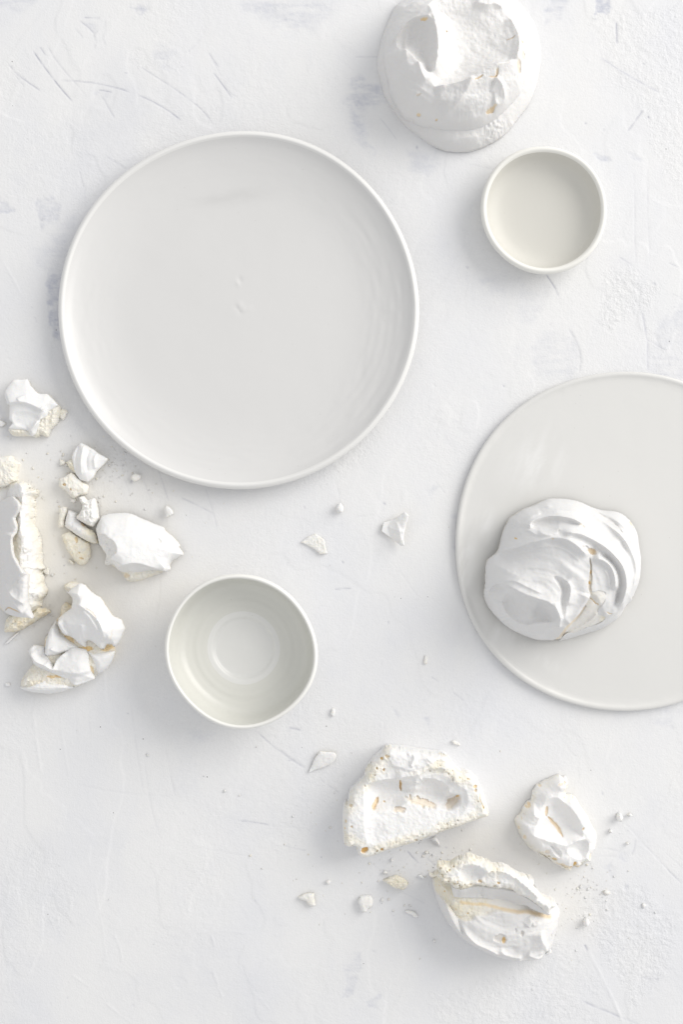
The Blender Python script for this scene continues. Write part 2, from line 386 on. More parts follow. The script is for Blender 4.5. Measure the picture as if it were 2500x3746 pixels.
    lines = [
        (zt([(230, 352), (280, 430), (360, 540), (440, 640), (520, 730)]), 2.2, 2.5, .70, 0),
        (zt([(330, 315), (400, 430), (480, 530), (560, 620), (620, 690)]), 2.0, 1.5, .25, 0),
        (zt([(285, 335), (325, 398)]), 2.0, 1.5, .45, 0),
        (zt([(55, 455), (120, 530), (200, 590), (300, 660)]), 2.2, 2.0, .45, 0),
        (zt([(70, 460), (110, 540), (180, 630)]), 1.8, 1.2, .2, 0),
        (zt([(425, 574), (560, 584), (700, 600), (830, 628), (940, 662)]), 2.2, 2.0, .55, 0),
        (zt([(705, 645), (800, 658)]), 2.0, 1.2, .5, 0),
        (zt([(988, 680), (1090, 725), (1200, 790), (1297, 860)]), 2.2, 2.2, .6, 0),
        (zt([(1000, 475), (1150, 570), (1300, 670), (1440, 780), (1538, 898)]), 2.0, 1.8, .35, 0),
        (zt([(570, 148), (640, 205), (690, 260)]), 2.0, 1.6, .45, 0),
        (zt([(600, 127), (720, 133)]), 2.0, 1.6, .4, 0),
        (zt([(535, 200), (600, 275)]), 2.0, 1.6, .35, 0),
        (zt([(730, 690), (770, 760), (820, 845)]), 2.2, 1.6, .3, 0),
        (zt([(760, 1120), (910, 1215)]), 1.8, 1.4, .2, 0), (zt([(560, 1200), (600, 1350), (610, 1500)]), 1.8, 1.4, .2, 0),
        (zt([(680, 350), (690, 300), (680, 250), (705, 215)]), 3.0, 0, .12, 2.2),
        (zt([(760, 330), (740, 260), (760, 230), (755, 140)]), 3.0, 0, .05, 1.6),
        (zt([(1330, 385), (1390, 330), (1440, 265), (1455, 190), (1430, 130), (1380, 95)]), 3.0, 0, .12, -2.0),
        (np.array([(760, 190), (800, 260), (840, 335), (873, 355)]), 1.8, 1.2, .2, 0),
        (np.array([(763, 192), (780, 218), (800, 245)]), 2.0, 1.6, .45, 0),
        (np.array([(778, 262), (815, 310), (850, 360)]), 2.3, 2.2, .6, 0),
        # right side
        (zr([(598, 130), (603, 200), (603, 270)]), 2.4, 2.0, .6, 0),
        (zr([(500, 350), (620, 430), (740, 500), (870, 570)]), 3.2, 1.0, .38, 2.6),
        (zr([(895, 590), (860, 660), (820, 720)]), 2.5, 0, .08, 1.5),
        (zr([(762, 672), (720, 735), (668, 810)]), 2.2, 2.0, .5, 0),
        (zr([(800, 715), (795, 728)]), 2.2, 1.5, .6, 0),
        (zr([(165, 1682), (195, 1725), (225, 1775), (246, 1820)]), 2.2, 2.5, .6, 0),
        (zr([(708, 1050), (712, 1300), (715, 1500), (722, 1620)]), 2.0, 1.5, .12, 0),
        (zr([(795, 1010), (790, 1250), (800, 1480), (805, 1600)]), 2.0, 1.5, .12, 0),
        (zr([(620, 1580), (700, 1630)]), 2.0, 1.5, .3, 0), (zr([(920, 1612), (985, 1645)]), 2.0, 1.5, .35, 0),
        (zr([(752, 1890), (770, 1990), (788, 2080), (792, 2180), (795, 2290)]), 2.6, 2.2, .4, 0.8),
        (zr([(780, 2080), (860, 2125), (910, 2155)]), 2.0, 1.4, .3, 0),
        (zr([(825, 1735), (842, 1748)]), 2.6, 2, .6, 0),
        (zr([(310, 2020), (350, 2090), (380, 2180), (375, 2290)]), 3.0, 0.5, .12, -1.8),
        (zr([(940, 1800), (1007, 1840)]), 2.2, 1.5, .15, 0),
        (zr([(450, 90), (400, 180), (330, 250)]), 3, 0.4, .04, 1.2),
        (zr([(780, 120), (880, 40)]), 2, 1.2, .1, 0), (zr([(890, 100), (1000, 0)]), 2, 1.2, .1, 0),
        # bottom right
        (zl([(610, 415), (700, 500), (790, 610), (900, 720), (1000, 830), (1180, 1010)]), 2.2, 1.8, .16, 1.0),
        (zl([(1000, 830), (1080, 915), (1175, 1005)]), 2.2, 1.5, .35, 0),
        (zl([(730, 580), (720, 660), (690, 730)]), 2.4, 1.4, .25, 0),
        (zl([(240, 1590), (270, 1650)]), 3.0, 2.5, .55, 0),
        (zl([(270, 1640), (330, 1750), (400, 1880), (460, 2010), (530, 2150), (610, 2350)]), 4.5, -2.6, 0, 1.6),
        (zl([(190, 2110), (260, 2150), (360, 2195), (470, 2235), (590, 2290)]), 3.0, 2.2, .42, 1.2),
        (zl([(590, 2290), (700, 2330), (780, 2370)]), 2.4, 1.6, .25, 0.8),
        (zl([(300, 1400), (480, 1420), (660, 1455), (800, 1480), (920, 1510), (1180, 1535)]), 5.0, -1.6, .02, 1.2),
        (zl([(360, 665), (480, 672), (600, 700)]), 3.0, 1.3, .12, 0), (zl([(350, 730), (560, 745)]), 3.0, 1.3, .10, 0),
        (zl([(790, 1900), (860, 1915), (960, 1920)]), 2.4, 1.5, .3, 0),
        (zl([(610, 1615), (606, 1650)]), 2.4, 1.5, .5, 0),
        (zl([(800, 2110), (880, 2095), (980, 2085)]), 3.5, -1.5, .02, 0.8),
        (zl([(130, 1150), (350, 1150), (560, 1140), (540, 1050)]), 3, 0.4, .05, 0.9),
        (zl([(405, 118), (418, 158)]), 2.0, 1.5, .35, 0), (zl([(1020, 710), (1180, 850)]), 2, 1.2, .14, 0),
        # middle
        (zm([(480, 868), (560, 862), (612, 858)]), 2.6, 1.5, .4, 0),
        (zm([(640, 300), (790, 285)]), 2, 1.2, .1, 0), (zm([(500, 60), (525, 200), (530, 420)]), 2, 1.2, .1, 0),
        (zm([(900, 1115), (906, 1140)]), 2, 1.2, .4, 0), (zm([(1235, 1548), (1300, 1592)]), 2.2, 1.2, .3, 0),
        (zm([(1400, 1668), (1495, 1740)]), 2.2, 1.2, .2, 0), (zm([(1270, 20), (1350, 120)]), 2, 1.2, .15, 0),
        (zm([(1225, 1870), (1218, 1930), (1232, 1990)]), 2.4, 0.6, .12, 1.0),
        (zm([(120, 1948), (160, 1955), (218, 1968)]), 3.4, 1, .35, 0),
        (zm([(20, 2100), (140, 2190), (260, 2270)]), 2.2, 1.8, .25, 0), (zm([(115, 2203), (165, 2195)]), 2.4, 1.2, .45, 0),
        (zm([(1000, 740), (1130, 920)]), 2.0, 1.3, .08, 0),
        # bottom left
        (zb([(150, 120), (165, 250), (190, 420)]), 3.4, -1.8, .02, 1.2), (zb([(275, 140), (290, 280), (318, 440)]), 2.6, -1.4, .03, .6),
        (zb([(345, 100), (355, 270)]), 2, 1.0, .06, 0), (zb([(405, 130), (415, 300)]), 2, 1.0, .06, 0),
        (zb([(600, 90), (620, 260), (655, 500)]), 2.2, 1.3, .10, 0), (zb([(760, 300), (800, 510)]), 2.2, 1.3, .12, 0),
        (zb([(660, 340), (690, 560), (740, 730)]), 2.2, 1.2, .08, 0), (zb([(340, 460), (550, 500), (800, 520)]), 2.2, 1.0, .07, 0),
        (zb([(1180, 222), (1250, 285), (1330, 345), (1400, 390)]), 2.4, 1.8, .35, 0), (zb([(1470, 440), (1560, 505)]), 2.4, 1.8, .3, 0),
        (zb([(1102, 631), (1160, 637), (1240, 650)]), 2.6, 1.6, .48, 0), (zb([(1240, 652), (1450, 670)]), 2.0, 1.0, .08, 0),
        (zb([(1305, 746), (1410, 768)]), 2, 1.0, .2, 0), (zb([(0, 1110), (110, 1112), (230, 1108), (215, 1080)]), 3.2, 0.3, .1, 1.5),
        (zb([(975, 1315), (1000, 1390), (1020, 1445)]), 3.0, -2.2, .05, 0), (zb([(970, 1160), (985, 1210)]), 3.0, -2.0, .04, 0),
        (zb([(900, 1142), (1040, 1140), (1150, 1148)]), 2.6, -1.2, .03, .6), (zb([(330, 1340), (410, 1395)]), 2.6, -1.6, .03, .4),
        (zb([(480, 1465), (560, 1530), (610, 1563)]), 2.6, -1.8, .06, .4), (zb([(1185, 1440), (1240, 1500)]), 2.4, -1.6, .03, 0),
        (zb([(310, 960), (340, 1120)]), 2.2, -1.0, .03, 0), (zb([(430, 900), (460, 1080), (490, 1300)]), 2.4, -1.2, .04, .3),
        (zb([(520, 1150), (550, 1220), (558, 1280)]), 2.6, -1.6, .04, .4), (zb([(120, 810), (155, 770)]), 3.0, .6, .14, 0),
        (zb([(1110, 1290), (1140, 1370), (1190, 1430)]), 2.2, 1.0, .07, 0), (zb([(860, 740), (1020, 775), (1200, 800)]), 2, 1.0, .05, 0),
        # left column
        (zp([(10, 1160), (110, 1340), (210, 1530)]), 2.4, -1.6, .03, .6), (zp([(325, 1715), (350, 1775)]), 2.4, 1.6, .4, 0),
        (zp([(215, 390), (310, 490)]), 2.2, -1.2, .03, 0), (zp([(360, 580), (345, 650), (350, 720), (380, 800), (395, 890)]), 2.8, 0, .05, -1.4),
        (zp([(440, 1340), (440, 1440), (445, 1560), (475, 1760), (530, 1920)]), 2.6, 0, .06, -1.6),
        (zp([(390, 110), (430, 250)]), 3, .6, .1, 0),
        # under the big plate
        (zq([(700, 150), (770, 350), (850, 600)]), 2.2, 1.8, .22, 0), (zq([(480, 280), (560, 500), (610, 650)]), 2.0, 1.4, .12, 0),
        (zq([(1020, 545), (1180, 620), (1360, 710), (1500, 785)]), 2.6, 2.2, .28, .4), (zq([(1440, 400), (1300, 640)]), 2.2, -1.4, .04, 0),
        (zq([(1370, 400), (1430, 580), (1490, 770), (1545, 1000)]), 2.4, 1.6, .16, 0), (zq([(160, 20), (220, 280), (280, 480)]), 2, 1.2, .1, 0),
        (zo([(1150, 160), (1210, 230), (1265, 280)]), 2.4, 2.0, .5, 0), (zo([(780, 260), (900, 350), (980, 420)]), 2.2, 1.6, .15, 0),
        (zo([(1340, 230), (1420, 310)]), 2.2, 1.6, .25, 0), (zo([(1110, 560), (1330, 670)]), 2, 1.0, .1, 0),
        (np.array([(1300, 208), (1345, 210), (1385, 207)]), 2.0, 1.0, .18, 0), (np.array([(1390, 430), (1430, 480), (1455, 515)]), 2, 1.2, .2, 0),
        (np.array([(1700, 600), (1760, 608), (1815, 622)]), 2.2, 1.2, .1, 0),
        (np.array([(1645, 535), (1625, 620), (1640, 680)]), 3.0, .3, .04, -1.2),
    ]
    for i, (P, hw, dep, dark, step) in enumerate(lines):
        if len(P) > 2: P = catmull(P, False, 5)
        w = win(P, 40); x, y = X[w], Y[w]
        wob = 1.6*fbm(x, y, 34, 2, 200+i)
        d, sd, t = pdist(x+wob, y+wob, P)
        tp = sm(np.minimum(t, 1-t)/0.12+0.15)*np.clip(0.8+0.7*fbm(x, y, 26, 2, 300+i), 0.15, 1)
        g = np.exp(-(d/(hw*1.15))**2)
        Z[w] -= 0.6*dep*g*tp
        scr[w] = np.maximum(scr[w], np.clip(np.exp(-(d/(hw*1.1))**2)*dark*1.0*tp, 0, .95))
        if step:
            Z[w] += 0.6*step*np.where(sd > 0, np.exp(-d/16.0), -np.exp(-d/16.0)*0.3)*tp
    # small chips and pits in the plaster
    rg = np.random.default_rng(5)
    for k in range(150):
        cx, cy = rg.uniform(0, 2500), rg.uniform(0, 3746); r = rg.uniform(3, 7)
        w = win([(cx, cy)], 30); x, y = X[w], Y[w]
        a = rg.uniform(0, 3.1); u, v = (x-cx)*math.cos(a)+(y-cy)*math.sin(a), -(x-cx)*math.sin(a)+(y-cy)*math.cos(a)
        e = np.exp(-(u/r)**2-(v/(r*rg.uniform(.35, .8)))**2)
        Z[w] -= e*rg.uniform(-1.8, 2.0)
        if rg.random() < 0.3: scr[w] = np.maximum(scr[w], e*rg.uniform(.15, .55))
    # sugar dust around the broken pieces adds faint grains
    Z = np.minimum(Z-np.percentile(Z[40:-40, 40:-40], 70), 1.6)
    ny, nx = X.shape
    V = np.stack([(X-CX)*S, (CY-Y)*S, Z*S], -1).reshape(-1, 3)
    idx = np.arange(nx*ny).reshape(ny, nx)
    F = np.stack([idx[:-1, :-1], idx[1:, :-1], idx[1:, 1:], idx[:-1, 1:]], -1).reshape(-1, 4)
    ring = np.concatenate([idx[0, :], idx[1:, -1], idx[-1, -2::-1], idx[-2:0:-1, 0]])
    low = V[ring].copy(); low[:, 2] = -0.025; b0 = len(V); n = len(ring)
    V = np.vstack([V, low]); r2 = np.arange(n)+b0
    F = np.vstack([F, np.stack([ring, np.roll(ring, -1), np.roll(r2, -1), r2], 1)])
    pad = lambda a: np.concatenate([a.ravel(), np.zeros(n)])
    o = make_mesh('tabletop', V, F, M_TABLE, loc=(0, 0, 0), attrs={'blue': pad(blue), 'scratch': pad(scr), 'grain': pad(np.clip(grain, 0, 1)), 'warm_bounce': pad(warm_bounce)})  # last attribute holds the painted warm glow
    tag(o, 'white trowelled plaster tabletop with scratches and blue-grey undercoat patches', 'tabletop', kind='structure')
build_table()

# ------------------------------------------------------------------ thrown ceramics
def revolve(thing, profile, split, mats, outline, centre, nth=360, zwav=0.0, marks=None, seed=0, dr=7.0):
    """profile: (r, z) from the middle outwards over the rim and down to the foot, in photo px.
    outline: traced rim points (photo px) that give the hand-made radius; split: dict part -> (i0, i1) profile range."""
    P = catmull(profile, False, 6)
    zr = max(p[1] for p in profile); R = max(p[0] for p in profile)
    th = np.linspace(0, 2*math.pi, nth, endpoint=False)
    if outline is not None:
        o = np.asarray(outline, float)
        a = np.arctan2(-(o[:, 1]-centre[1]), o[:, 0]-centre[0]) % (2*math.pi); rr = np.hypot(*(o-centre).T)
        k = np.argsort(a); a, rr = a[k], rr[k]
        f = np.interp(th, np.concatenate([a-2*math.pi, a, a+2*math.pi]), np.tile(rr, 3))
        c = np.fft.rfft(f); c[6:] = 0; f = np.fft.irfft(c, nth)/R
    else:
        f = 1+0.006*np.cos(2*th+1)+0.003*np.cos(3*th+2+seed)
    # resample profile so rings stay close
    L = np.concatenate([[0], np.cumsum(np.hypot(*np.diff(P, axis=0).T))])
    idx0 = np.concatenate([[i*6 for i in range(len(profile)-1)], [len(P)-1]])
    knots = L[idx0.astype(int)]
    ts = []; parts = []
    for i in range(len(profile)-1):
        seglen = knots[i+1]-knots[i]; n = max(2, int(seglen/dr))
        for k in range(n): ts.append(knots[i]+seglen*k/n); parts.append(i)
    ts.append(knots[-1]); ts = np.array(ts)
    pr = np.interp(ts, L, P[:, 0]); pz = np.interp(ts, L, P[:, 1])
    pr[0] = 0.05
    Rm, T = np.meshgrid(pr, th, indexing='ij'); Zm = np.repeat(pz[:, None], nth, 1)
    fac = 1+(f[None, :]-1)*sm(Rm/R)
    rad = Rm*fac
    k = (CAM_H-zr*S)/CAM_H
    px = centre[0]+rad*np.cos(T); py = centre[1]-rad*np.sin(T)
    Zm = Zm+zwav*(np.cos(2*T+seed)+0.6*np.cos(3*T+2.1*seed))*sm(Rm/R)*(Zm > 3)*sm(Zm/zr)
    mark = np.zeros_like(Zm); revolve.dust = np.zeros_like(Zm)
    if marks: Zm, mark = marks(px, py, Zm, Rm, T, mark)
    c0 = put(centre[0], centre[1], zr)
    b = np.array(thing.location)
    V = np.stack([(px-centre[0])*S*k+c0[0], -(py-centre[1])*S*k+c0[1], b[2]+Zm*S], -1)
    for (name, i0, i1), mat in zip(split, mats):
        rows = [j for j in range(len(ts)) if knots[i0]-1e-6 <= ts[j] <= knots[i1]+1e-6]
        r0, r1 = rows[0], rows[-1]
        sub = V[r0:r1+1].reshape(-1, 3); nr = r1-r0+1
        idx = np.arange(nr*nth).reshape(nr, nth)
        F = np.stack([idx[:-1, :], idx[1:, :], np.roll(idx[1:, :], -1, 1), np.roll(idx[:-1, :], -1, 1)], -1).reshape(-1, 4)
        ob = make_mesh(name, sub, F, mat, parent=thing, attrs={'mark': mark[r0:r1+1], 'dust': revolve.dust[r0:r1+1]})
        if name == 'foot_ring': ob.parent = prev      # turned ring under the outer wall
        prev = ob

# large plate
pc = np.array([872.0, 1131.0])
plate_outline = zoom(200, 440, 1400)([(770, 37), (880, 46), (990, 75), (1100, 120), (1200, 180), (1300, 268), (1380, 370), (1435, 480), (1470, 600), (1493, 740), (1483, 900), (1450, 1040), (1398, 1145), (1330, 1230), (1220, 1340), (1100, 1420), (950, 1490), (780, 1512), (600, 1492), (500, 1462), (400, 1420), (310, 1365), (230, 1300), (160, 1222), (100, 1130), (62, 1045), (36, 960), (18, 840), (13, 720), (28, 610), (60, 510), (130, 370), (240, 250), (400, 140), (560, 70)])
def plate_marks(px, py, Z, R, T, mark):
    top = (R > 400) & (R < 652)
    streak = fbm(T*660/1.0, R*6.0, 90, 3, 5)
    ang = np.clip(np.cos(T+0.45), 0, 1)**1.5
    Z = Z+np.where(top, streak*(0.4+1.7*ang)*sm((R-420)/120)*sm((652-R)/18), 0)
    Z = Z+np.where(R < 640, 1.0*fbm(px, py, 210, 3, 9), 0)
    for cx, cy, r, a in ((872, 1013, 10, -2.2), (866, 1026, 9, 1.8), (872, 1105, 11, 1.6), (862, 1118, 8, -1.4), (884, 1122, 9, 1.6), (873, 1132, 8, -1.5), (905, 1120, 12, .8)):
        Z = Z+a*np.exp(-((px-cx)**2+(py-cy)**2)/(r*r))
    e = np.exp(-(((px-845)+(py-708)*0.6)/115)**2-((py-708+(px-845)*0.09)/26)**2)
    mark = np.maximum(mark, np.clip(e*1.1+e*0.9*fbm(px*0.45, py*2.0, 26, 3, 4), 0, 1)*0.6)
    return Z, mark
t = empty('dinner_plate', put(pc[0], pc[1], 82)*np.array([1, 1, 0]), 'large empty white plate with low sloping wall and pale lip', 'plate')
revolve(t, [(0, 15), (150, 14), (300, 14.5), (430, 18), (510, 28), (575, 44), (615, 60), (637, 76), (643, 82), (650, 82), (657, 77), (661, 69), (658, 59), (620, 36), (560, 19), (470, 10), (440, 0), (425, 0)],
        [('well', 0, 7), ('rim', 7, 12), ('underside', 12, 15), ('foot_ring', 15, 17)], [M_PLATE, M_PLATER, M_PLATE, M_PLATER], plate_outline, pc, 400, 1.6, plate_marks, 1)

# flat platter, cut by the right edge of the photograph
fc = np.array([2290.0, 1981.0])
pl = zoom(1620, 1330, 880)([(87, 1150), (120, 880), (200, 660), (340, 430), (520, 270), (720, 150), (950, 82), (1200, 53), (1400, 68), (1568, 103), (1568, 2205), (1400, 2248), (1200, 2266), (1000, 2250), (800, 2205), (600, 2110), (420, 1990), (280, 1830), (170, 1630), (100, 1360)])
extra = np.array([(fc[0]+621*math.cos(a), fc[1]+621*math.sin(a)) for a in np.radians([-58, -45, -30, -15, 0, 15, 30, 45, 58])])
def platter_marks(px, py, Z, R, T, mark):
    n = fbm(px*1.4+py*.5, py*.35, 60, 5, 71, .65); dst = np.zeros_like(Z)
    for x, y, rx, ry, ro, a in ((1700, 2080, 26, 190, 12, .9), (1900, 2330, 95, 45, 45, .9), (1965, 1690, 90, 110, 30, .6), (1780, 1930, 30, 95, -8, .7), (1830, 2280, 40, 110, 38, .8), (2000, 2420, 70, 22, 30, .5)):
        c_, s_ = math.cos(math.radians(ro)), math.sin(math.radians(ro)); u, v = (px-x)*c_-(py-y)*s_*-1, -(px-x)*s_+(py-y)*c_
        dst = np.maximum(dst, a*np.exp(-(u/rx)**2-(v/ry)**2)*np.clip(.35+1.6*n, 0, 1))
    revolve.dust = dst*(Z > 12)*(R < 612)
    Z = Z+np.where(R < 585, 0.9*fbm(px, py, 240, 3, 19), 0)
    Z = Z+np.where((R > 585) & (Z > 12), 0.7*fbm(px, py, 40, 2, 29), 0)
    return Z, mark
t = empty('platter', put(fc[0], fc[1], 30)*np.array([1, 1, 0]), 'flat round cream-white platter with thin raised lip under a whole meringue', 'platter')
revolve(t, [(0, 20), (200, 20), (400, 20), (540, 20.5), (588, 21.5), (600, 24), (607, 27), (613, 27.5), (619, 25), (621, 20), (620, 9), (612, 3), (590, 0), (540, 0)],
        [('well', 0, 5), ('rim', 5, 10), ('underside', 10, 12), ('foot_ring', 12, 13)], [M_PLATTER, M_PLATTER, M_PLATTER, M_PLATTER], np.vstack([pl, extra]), fc, 400, 0.6, platter_marks, 2)

# small shallow bowl
sc_ = np.array([1993.0, 767.0])
sb = zoom(1700, 500, 600)([(165, 690), (172, 560), (205, 440), (260, 340), (340, 250), (440, 170), (560, 115), (700, 88), (820, 92), (960, 122), (1090, 175), (1200, 265), (1290, 390), (1345, 530), (1368, 680), (1350, 840), (1300, 990), (1220, 1110), (1110, 1205), (980, 1275), (840, 1305), (720, 1308), (580, 1275), (440, 1195), (330, 1105), (250, 1000), (195, 880)])
t = empty('shallow_bowl', put(sc_[0], sc_[1], 98)*np.array([1, 1, 0]), 'small shallow matte cream bowl standing empty beside the hollow meringue', 'bowl')
revolve(t, [(0, 20), (80, 20), (130, 22), (165, 29), (190, 46), (203, 72), (209, 90), (216, 98), (223, 98), (229, 91), (230, 80), (222, 50), (206, 26), (180, 9), (130, 3), (110, 0)],
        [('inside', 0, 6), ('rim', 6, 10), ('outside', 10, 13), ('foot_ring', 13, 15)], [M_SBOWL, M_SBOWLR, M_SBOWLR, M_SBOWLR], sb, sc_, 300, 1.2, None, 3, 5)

# deeper glazed bowl
bc = np.array([881.0, 2385.0])
bo = zoom(560, 2060, 650)([(100, 760), (118, 600), (160, 470), (235, 350), (340, 245), (460, 160), (600, 112), (760, 98), (900, 112), (1030, 165), (1170, 250), (1290, 370), (1375, 500), (1430, 640), (1450, 800), (1440, 950), (1395, 1090), (1310, 1210), (1190, 1320), (1050, 1405), (900, 1465), (780, 1472), (640, 1455), (500, 1390), (350, 1280), (240, 1170), (165, 1040), (115, 900)])
def bowl_marks(px, py, Z, R, T, mark):
    Z = Z+np.where(R < 262, 0.5*np.sin(R*0.22+0.6*np.sin(T))*sm((R-120)/60), 0)
    Z = Z+np.where(R < 110, 1.6*fbm(px, py, 80, 2, 55), 0)
    return Z, mark
t = empty('glazed_bowl', put(bc[0], bc[1], 184)*np.array([1, 1, 0]), 'glossy grey-white bowl with sunken round well and bare white lip', 'bowl')
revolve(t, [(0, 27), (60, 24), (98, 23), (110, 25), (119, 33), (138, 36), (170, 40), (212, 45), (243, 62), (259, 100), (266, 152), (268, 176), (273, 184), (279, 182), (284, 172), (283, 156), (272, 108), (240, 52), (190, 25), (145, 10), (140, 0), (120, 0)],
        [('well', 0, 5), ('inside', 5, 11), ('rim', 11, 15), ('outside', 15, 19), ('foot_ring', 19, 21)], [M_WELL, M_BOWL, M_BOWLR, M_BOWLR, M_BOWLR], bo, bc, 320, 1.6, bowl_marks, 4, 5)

# ------------------------------------------------------------------ meringue sculpting on height sheets
class Sheet:
    def __init__(s, outline, step=2.6, holes=(), jag=(0.6, 30), seg=5, seed=0, soft=0.45):
        s.seed = seed
        O = np.asarray(outline, float); lin = np.concatenate([O[i]+(np.roll(O, -1, 0)[i]-O[i])*np.linspace(0, 1, seg, endpoint=False)[:, None] for i in range(len(O))])
        s.base = soft*catmull(O, True, seg)+(1-soft)*lin
        s.out = jagged(s.base, True, jag[0], jag[1], seed+1)
        s.holes = [jagged(catmull(h, True, 4), True, min(jag[0]+0.8, 2.2), 9, seed+11) for h in holes]
        mn, mx = s.out.min(0)-step, s.out.max(0)+step
        s.xs = np.arange(mn[0], mx[0]+step, step); s.ys = np.arange(mn[1], mx[1]+step, step)
        s.X, s.Y = np.meshgrid(s.xs, s.ys); s.step = step
        ins = inpoly(s.X, s.Y, s.base)
        d, _, _ = pdist(s.X, s.Y, resample(s.base, True, 10), True)
        s.d = np.where(ins, d, -d)
        s.Z = np.zeros_like(s.X); s.crumb = np.zeros_like(s.X); s.amber = np.zeros_like(s.X)
    def pre(s, pts):
        P = np.asarray(pts, float); return catmull(P, False, 5) if len(P) > 2 else P
    def dome(s, A, R, p=2.0, edge=0.0):
        t = np.clip(s.d/R, 0, 1); s.Z += edge+A*(1-(1-t)**p)**(1/p); return s
    def tilt(s, ax, ay, cx=None, cy=None):
        c = s.base.mean(0); s.Z += ax*(s.X-(cx or c[0]))+ay*(s.Y-(cy or c[1])); return s
    gain = 1.0
    def fold(s, pts, A, wl, wr, taper=0.15, p=1.3):
        A = A*s.gain
        P = s.pre(pts); d, sd, t = pdist(s.X, s.Y, P)
        w = np.where(sd > 0, wr, wl)
        tp = sm(np.minimum(t, 1-t)/taper) if taper > 0 else 1.0
        s.Z += A*np.exp(-(d/w)**p)*tp; return s
    def swirl(s, cx, cy, A, wl, mask=1.0, ell=1.0):
        dx, dy = s.X-cx, (s.Y-cy)*ell; rr = np.hypot(dx, dy); th = np.arctan2(dy, dx)
        rr = rr+18*fbm(s.X, s.Y, 120, 2, s.seed+61)
        n = vnoise(rr/wl, np.cos(th)*1.3+5, s.seed+60)+.6*vnoise(rr/wl*2.1, np.sin(th)*1.6+9, s.seed+62)
        s.Z += A*(n/1.6*2-1)*mask; return s
    def lift(s, poly, A, soft, nz=0.0):
        P = catmull(poly, True, 4); X, Y = s.X, s.Y
        if nz: X = X+nz*fbm(s.X, s.Y, 14, 2, s.seed+5); Y = Y+nz*fbm(s.X, s.Y, 14, 2, s.seed+6)
        d, _, _ = pdist(X, Y, P, True); ins = inpoly(X, Y, P)
        m = sm(0.5+np.where(ins, d, -d)/(2*soft)); s.Z += A*m; return m
    def basin(s, poly, A, R, p=2.0):
        P = catmull(poly, True, 4); d, _, _ = pdist(s.X, s.Y, P, True); ins = inpoly(s.X, s.Y, P)
        t = np.where(ins, np.clip(d/R, 0, 1), 0); m = (1-(1-t)**p); s.Z -= A*m; return m
    def bump(s, cx, cy, rx, ry, A, rot=0.0, p=2.0):
        a = math.radians(rot); u = (s.X-cx)*math.cos(a)+(s.Y-cy)*math.sin(a); v = -(s.X-cx)*math.sin(a)+(s.Y-cy)*math.cos(a)
        s.Z += A*np.exp(-((u/rx)**2+(v/ry)**2)**(p/2)); return s
    def pit(s, cx, cy, rx, ry, A, amber=0.0, rot=0.0, crumb=0.0):
        a = math.radians(rot); nx = 0.25*rx*fbm(s.X, s.Y, 9, 2, s.seed+3); u = (s.X-cx)*math.cos(a)+(s.Y-cy)*math.sin(a)+nx; v = -(s.X-cx)*math.sin(a)+(s.Y-cy)*math.cos(a)+nx*.6
        e = np.sqrt((u/rx)**2+(v/ry)**2); m = sm((1.15-e)/0.4)
        s.Z -= A*m; s.amber = np.maximum(s.amber, m*amber); s.crumb = np.maximum(s.crumb, m*crumb); return s
    def slit(s, pts, w, A, amber=0.0):
        P = s.pre(pts); n = 1.5*fbm(s.X, s.Y, 10, 2, s.seed+8); d, _, t = pdist(s.X+n, s.Y-n, P)
        ww = w*(0.35+0.65*np.sin(np.clip(t, 0.02, .98)*math.pi)**0.5); m = sm((ww*1.2-d)/(ww*0.7))
        s.Z -= A*m; s.amber = np.maximum(s.amber, m*amber); return s
    def grain(s, A, wl=9, mask=1.0, oct=2):
        s.Z += A*fbm(s.X, s.Y, wl, oct, s.seed+2)*mask; return s
    def foam(s, A, wl=18, mask=1.0):
        s.Z += A*bubbly(s.X, s.Y, wl, 3, s.seed+4)*mask; return s
    def pores(s, n, mask, amb=.3, rmax=4.5):
        rg_ = np.random.default_rng(s.seed+900); ok = np.argwhere((mask > .35) & (s.d > 4))
        for j, i in (ok[rg_.integers(0, len(ok), n)] if len(ok) else []):
            s.pit(s.X[j, i], s.Y[j, i], rg_.uniform(1.8, rmax), rg_.uniform(1.8, rmax), rg_.uniform(3, 8), amb*rg_.uniform(.2, 1.3))
        return s
    def blur(s, n=1):
        for _ in range(n):
            z = np.pad(s.Z, 1, mode='edge')
            s.Z = (z[1:-1, 1:-1]*4+(z[:-2, 1:-1]+z[2:, 1:-1]+z[1:-1, :-2]+z[1:-1, 2:])*2+z[:-2, :-2]+z[2:, 2:]+z[:-2, 2:]+z[2:, :-2])/16
        return s
    def build(s, name, parent=None, base=0.0, thick=None, zref=None, rough=0.8, mat=None, minz=3.0, loc=None, rumple=None):
        """base: height of the underside (px); thick: None = stands on its base, else a shell of that thickness."""
        st = s.step
        xc, yc = np.meshgrid(s.xs[:-1]+st/2, s.ys[:-1]+st/2)
        cell = inpoly(xc, yc, s.out)
        for h in s.holes: cell &= ~inpoly(xc, yc, h)
        cnt = np.zeros(s.X.shape, int)
        for a, b in ((0, 0), (1, 0), (0, 1), (1, 1)): cnt[a:a+cell.shape[0], b:b+cell.shape[1]] += cell
        used = cnt > 0; bnd = used & (cnt < 4)
        X, Y = s.X.copy(), s.Y.copy()
        bx, by = X[bnd], Y[bnd]
        best = np.full(bx.shape, 1e18); nx, ny = bx.copy(), by.copy()
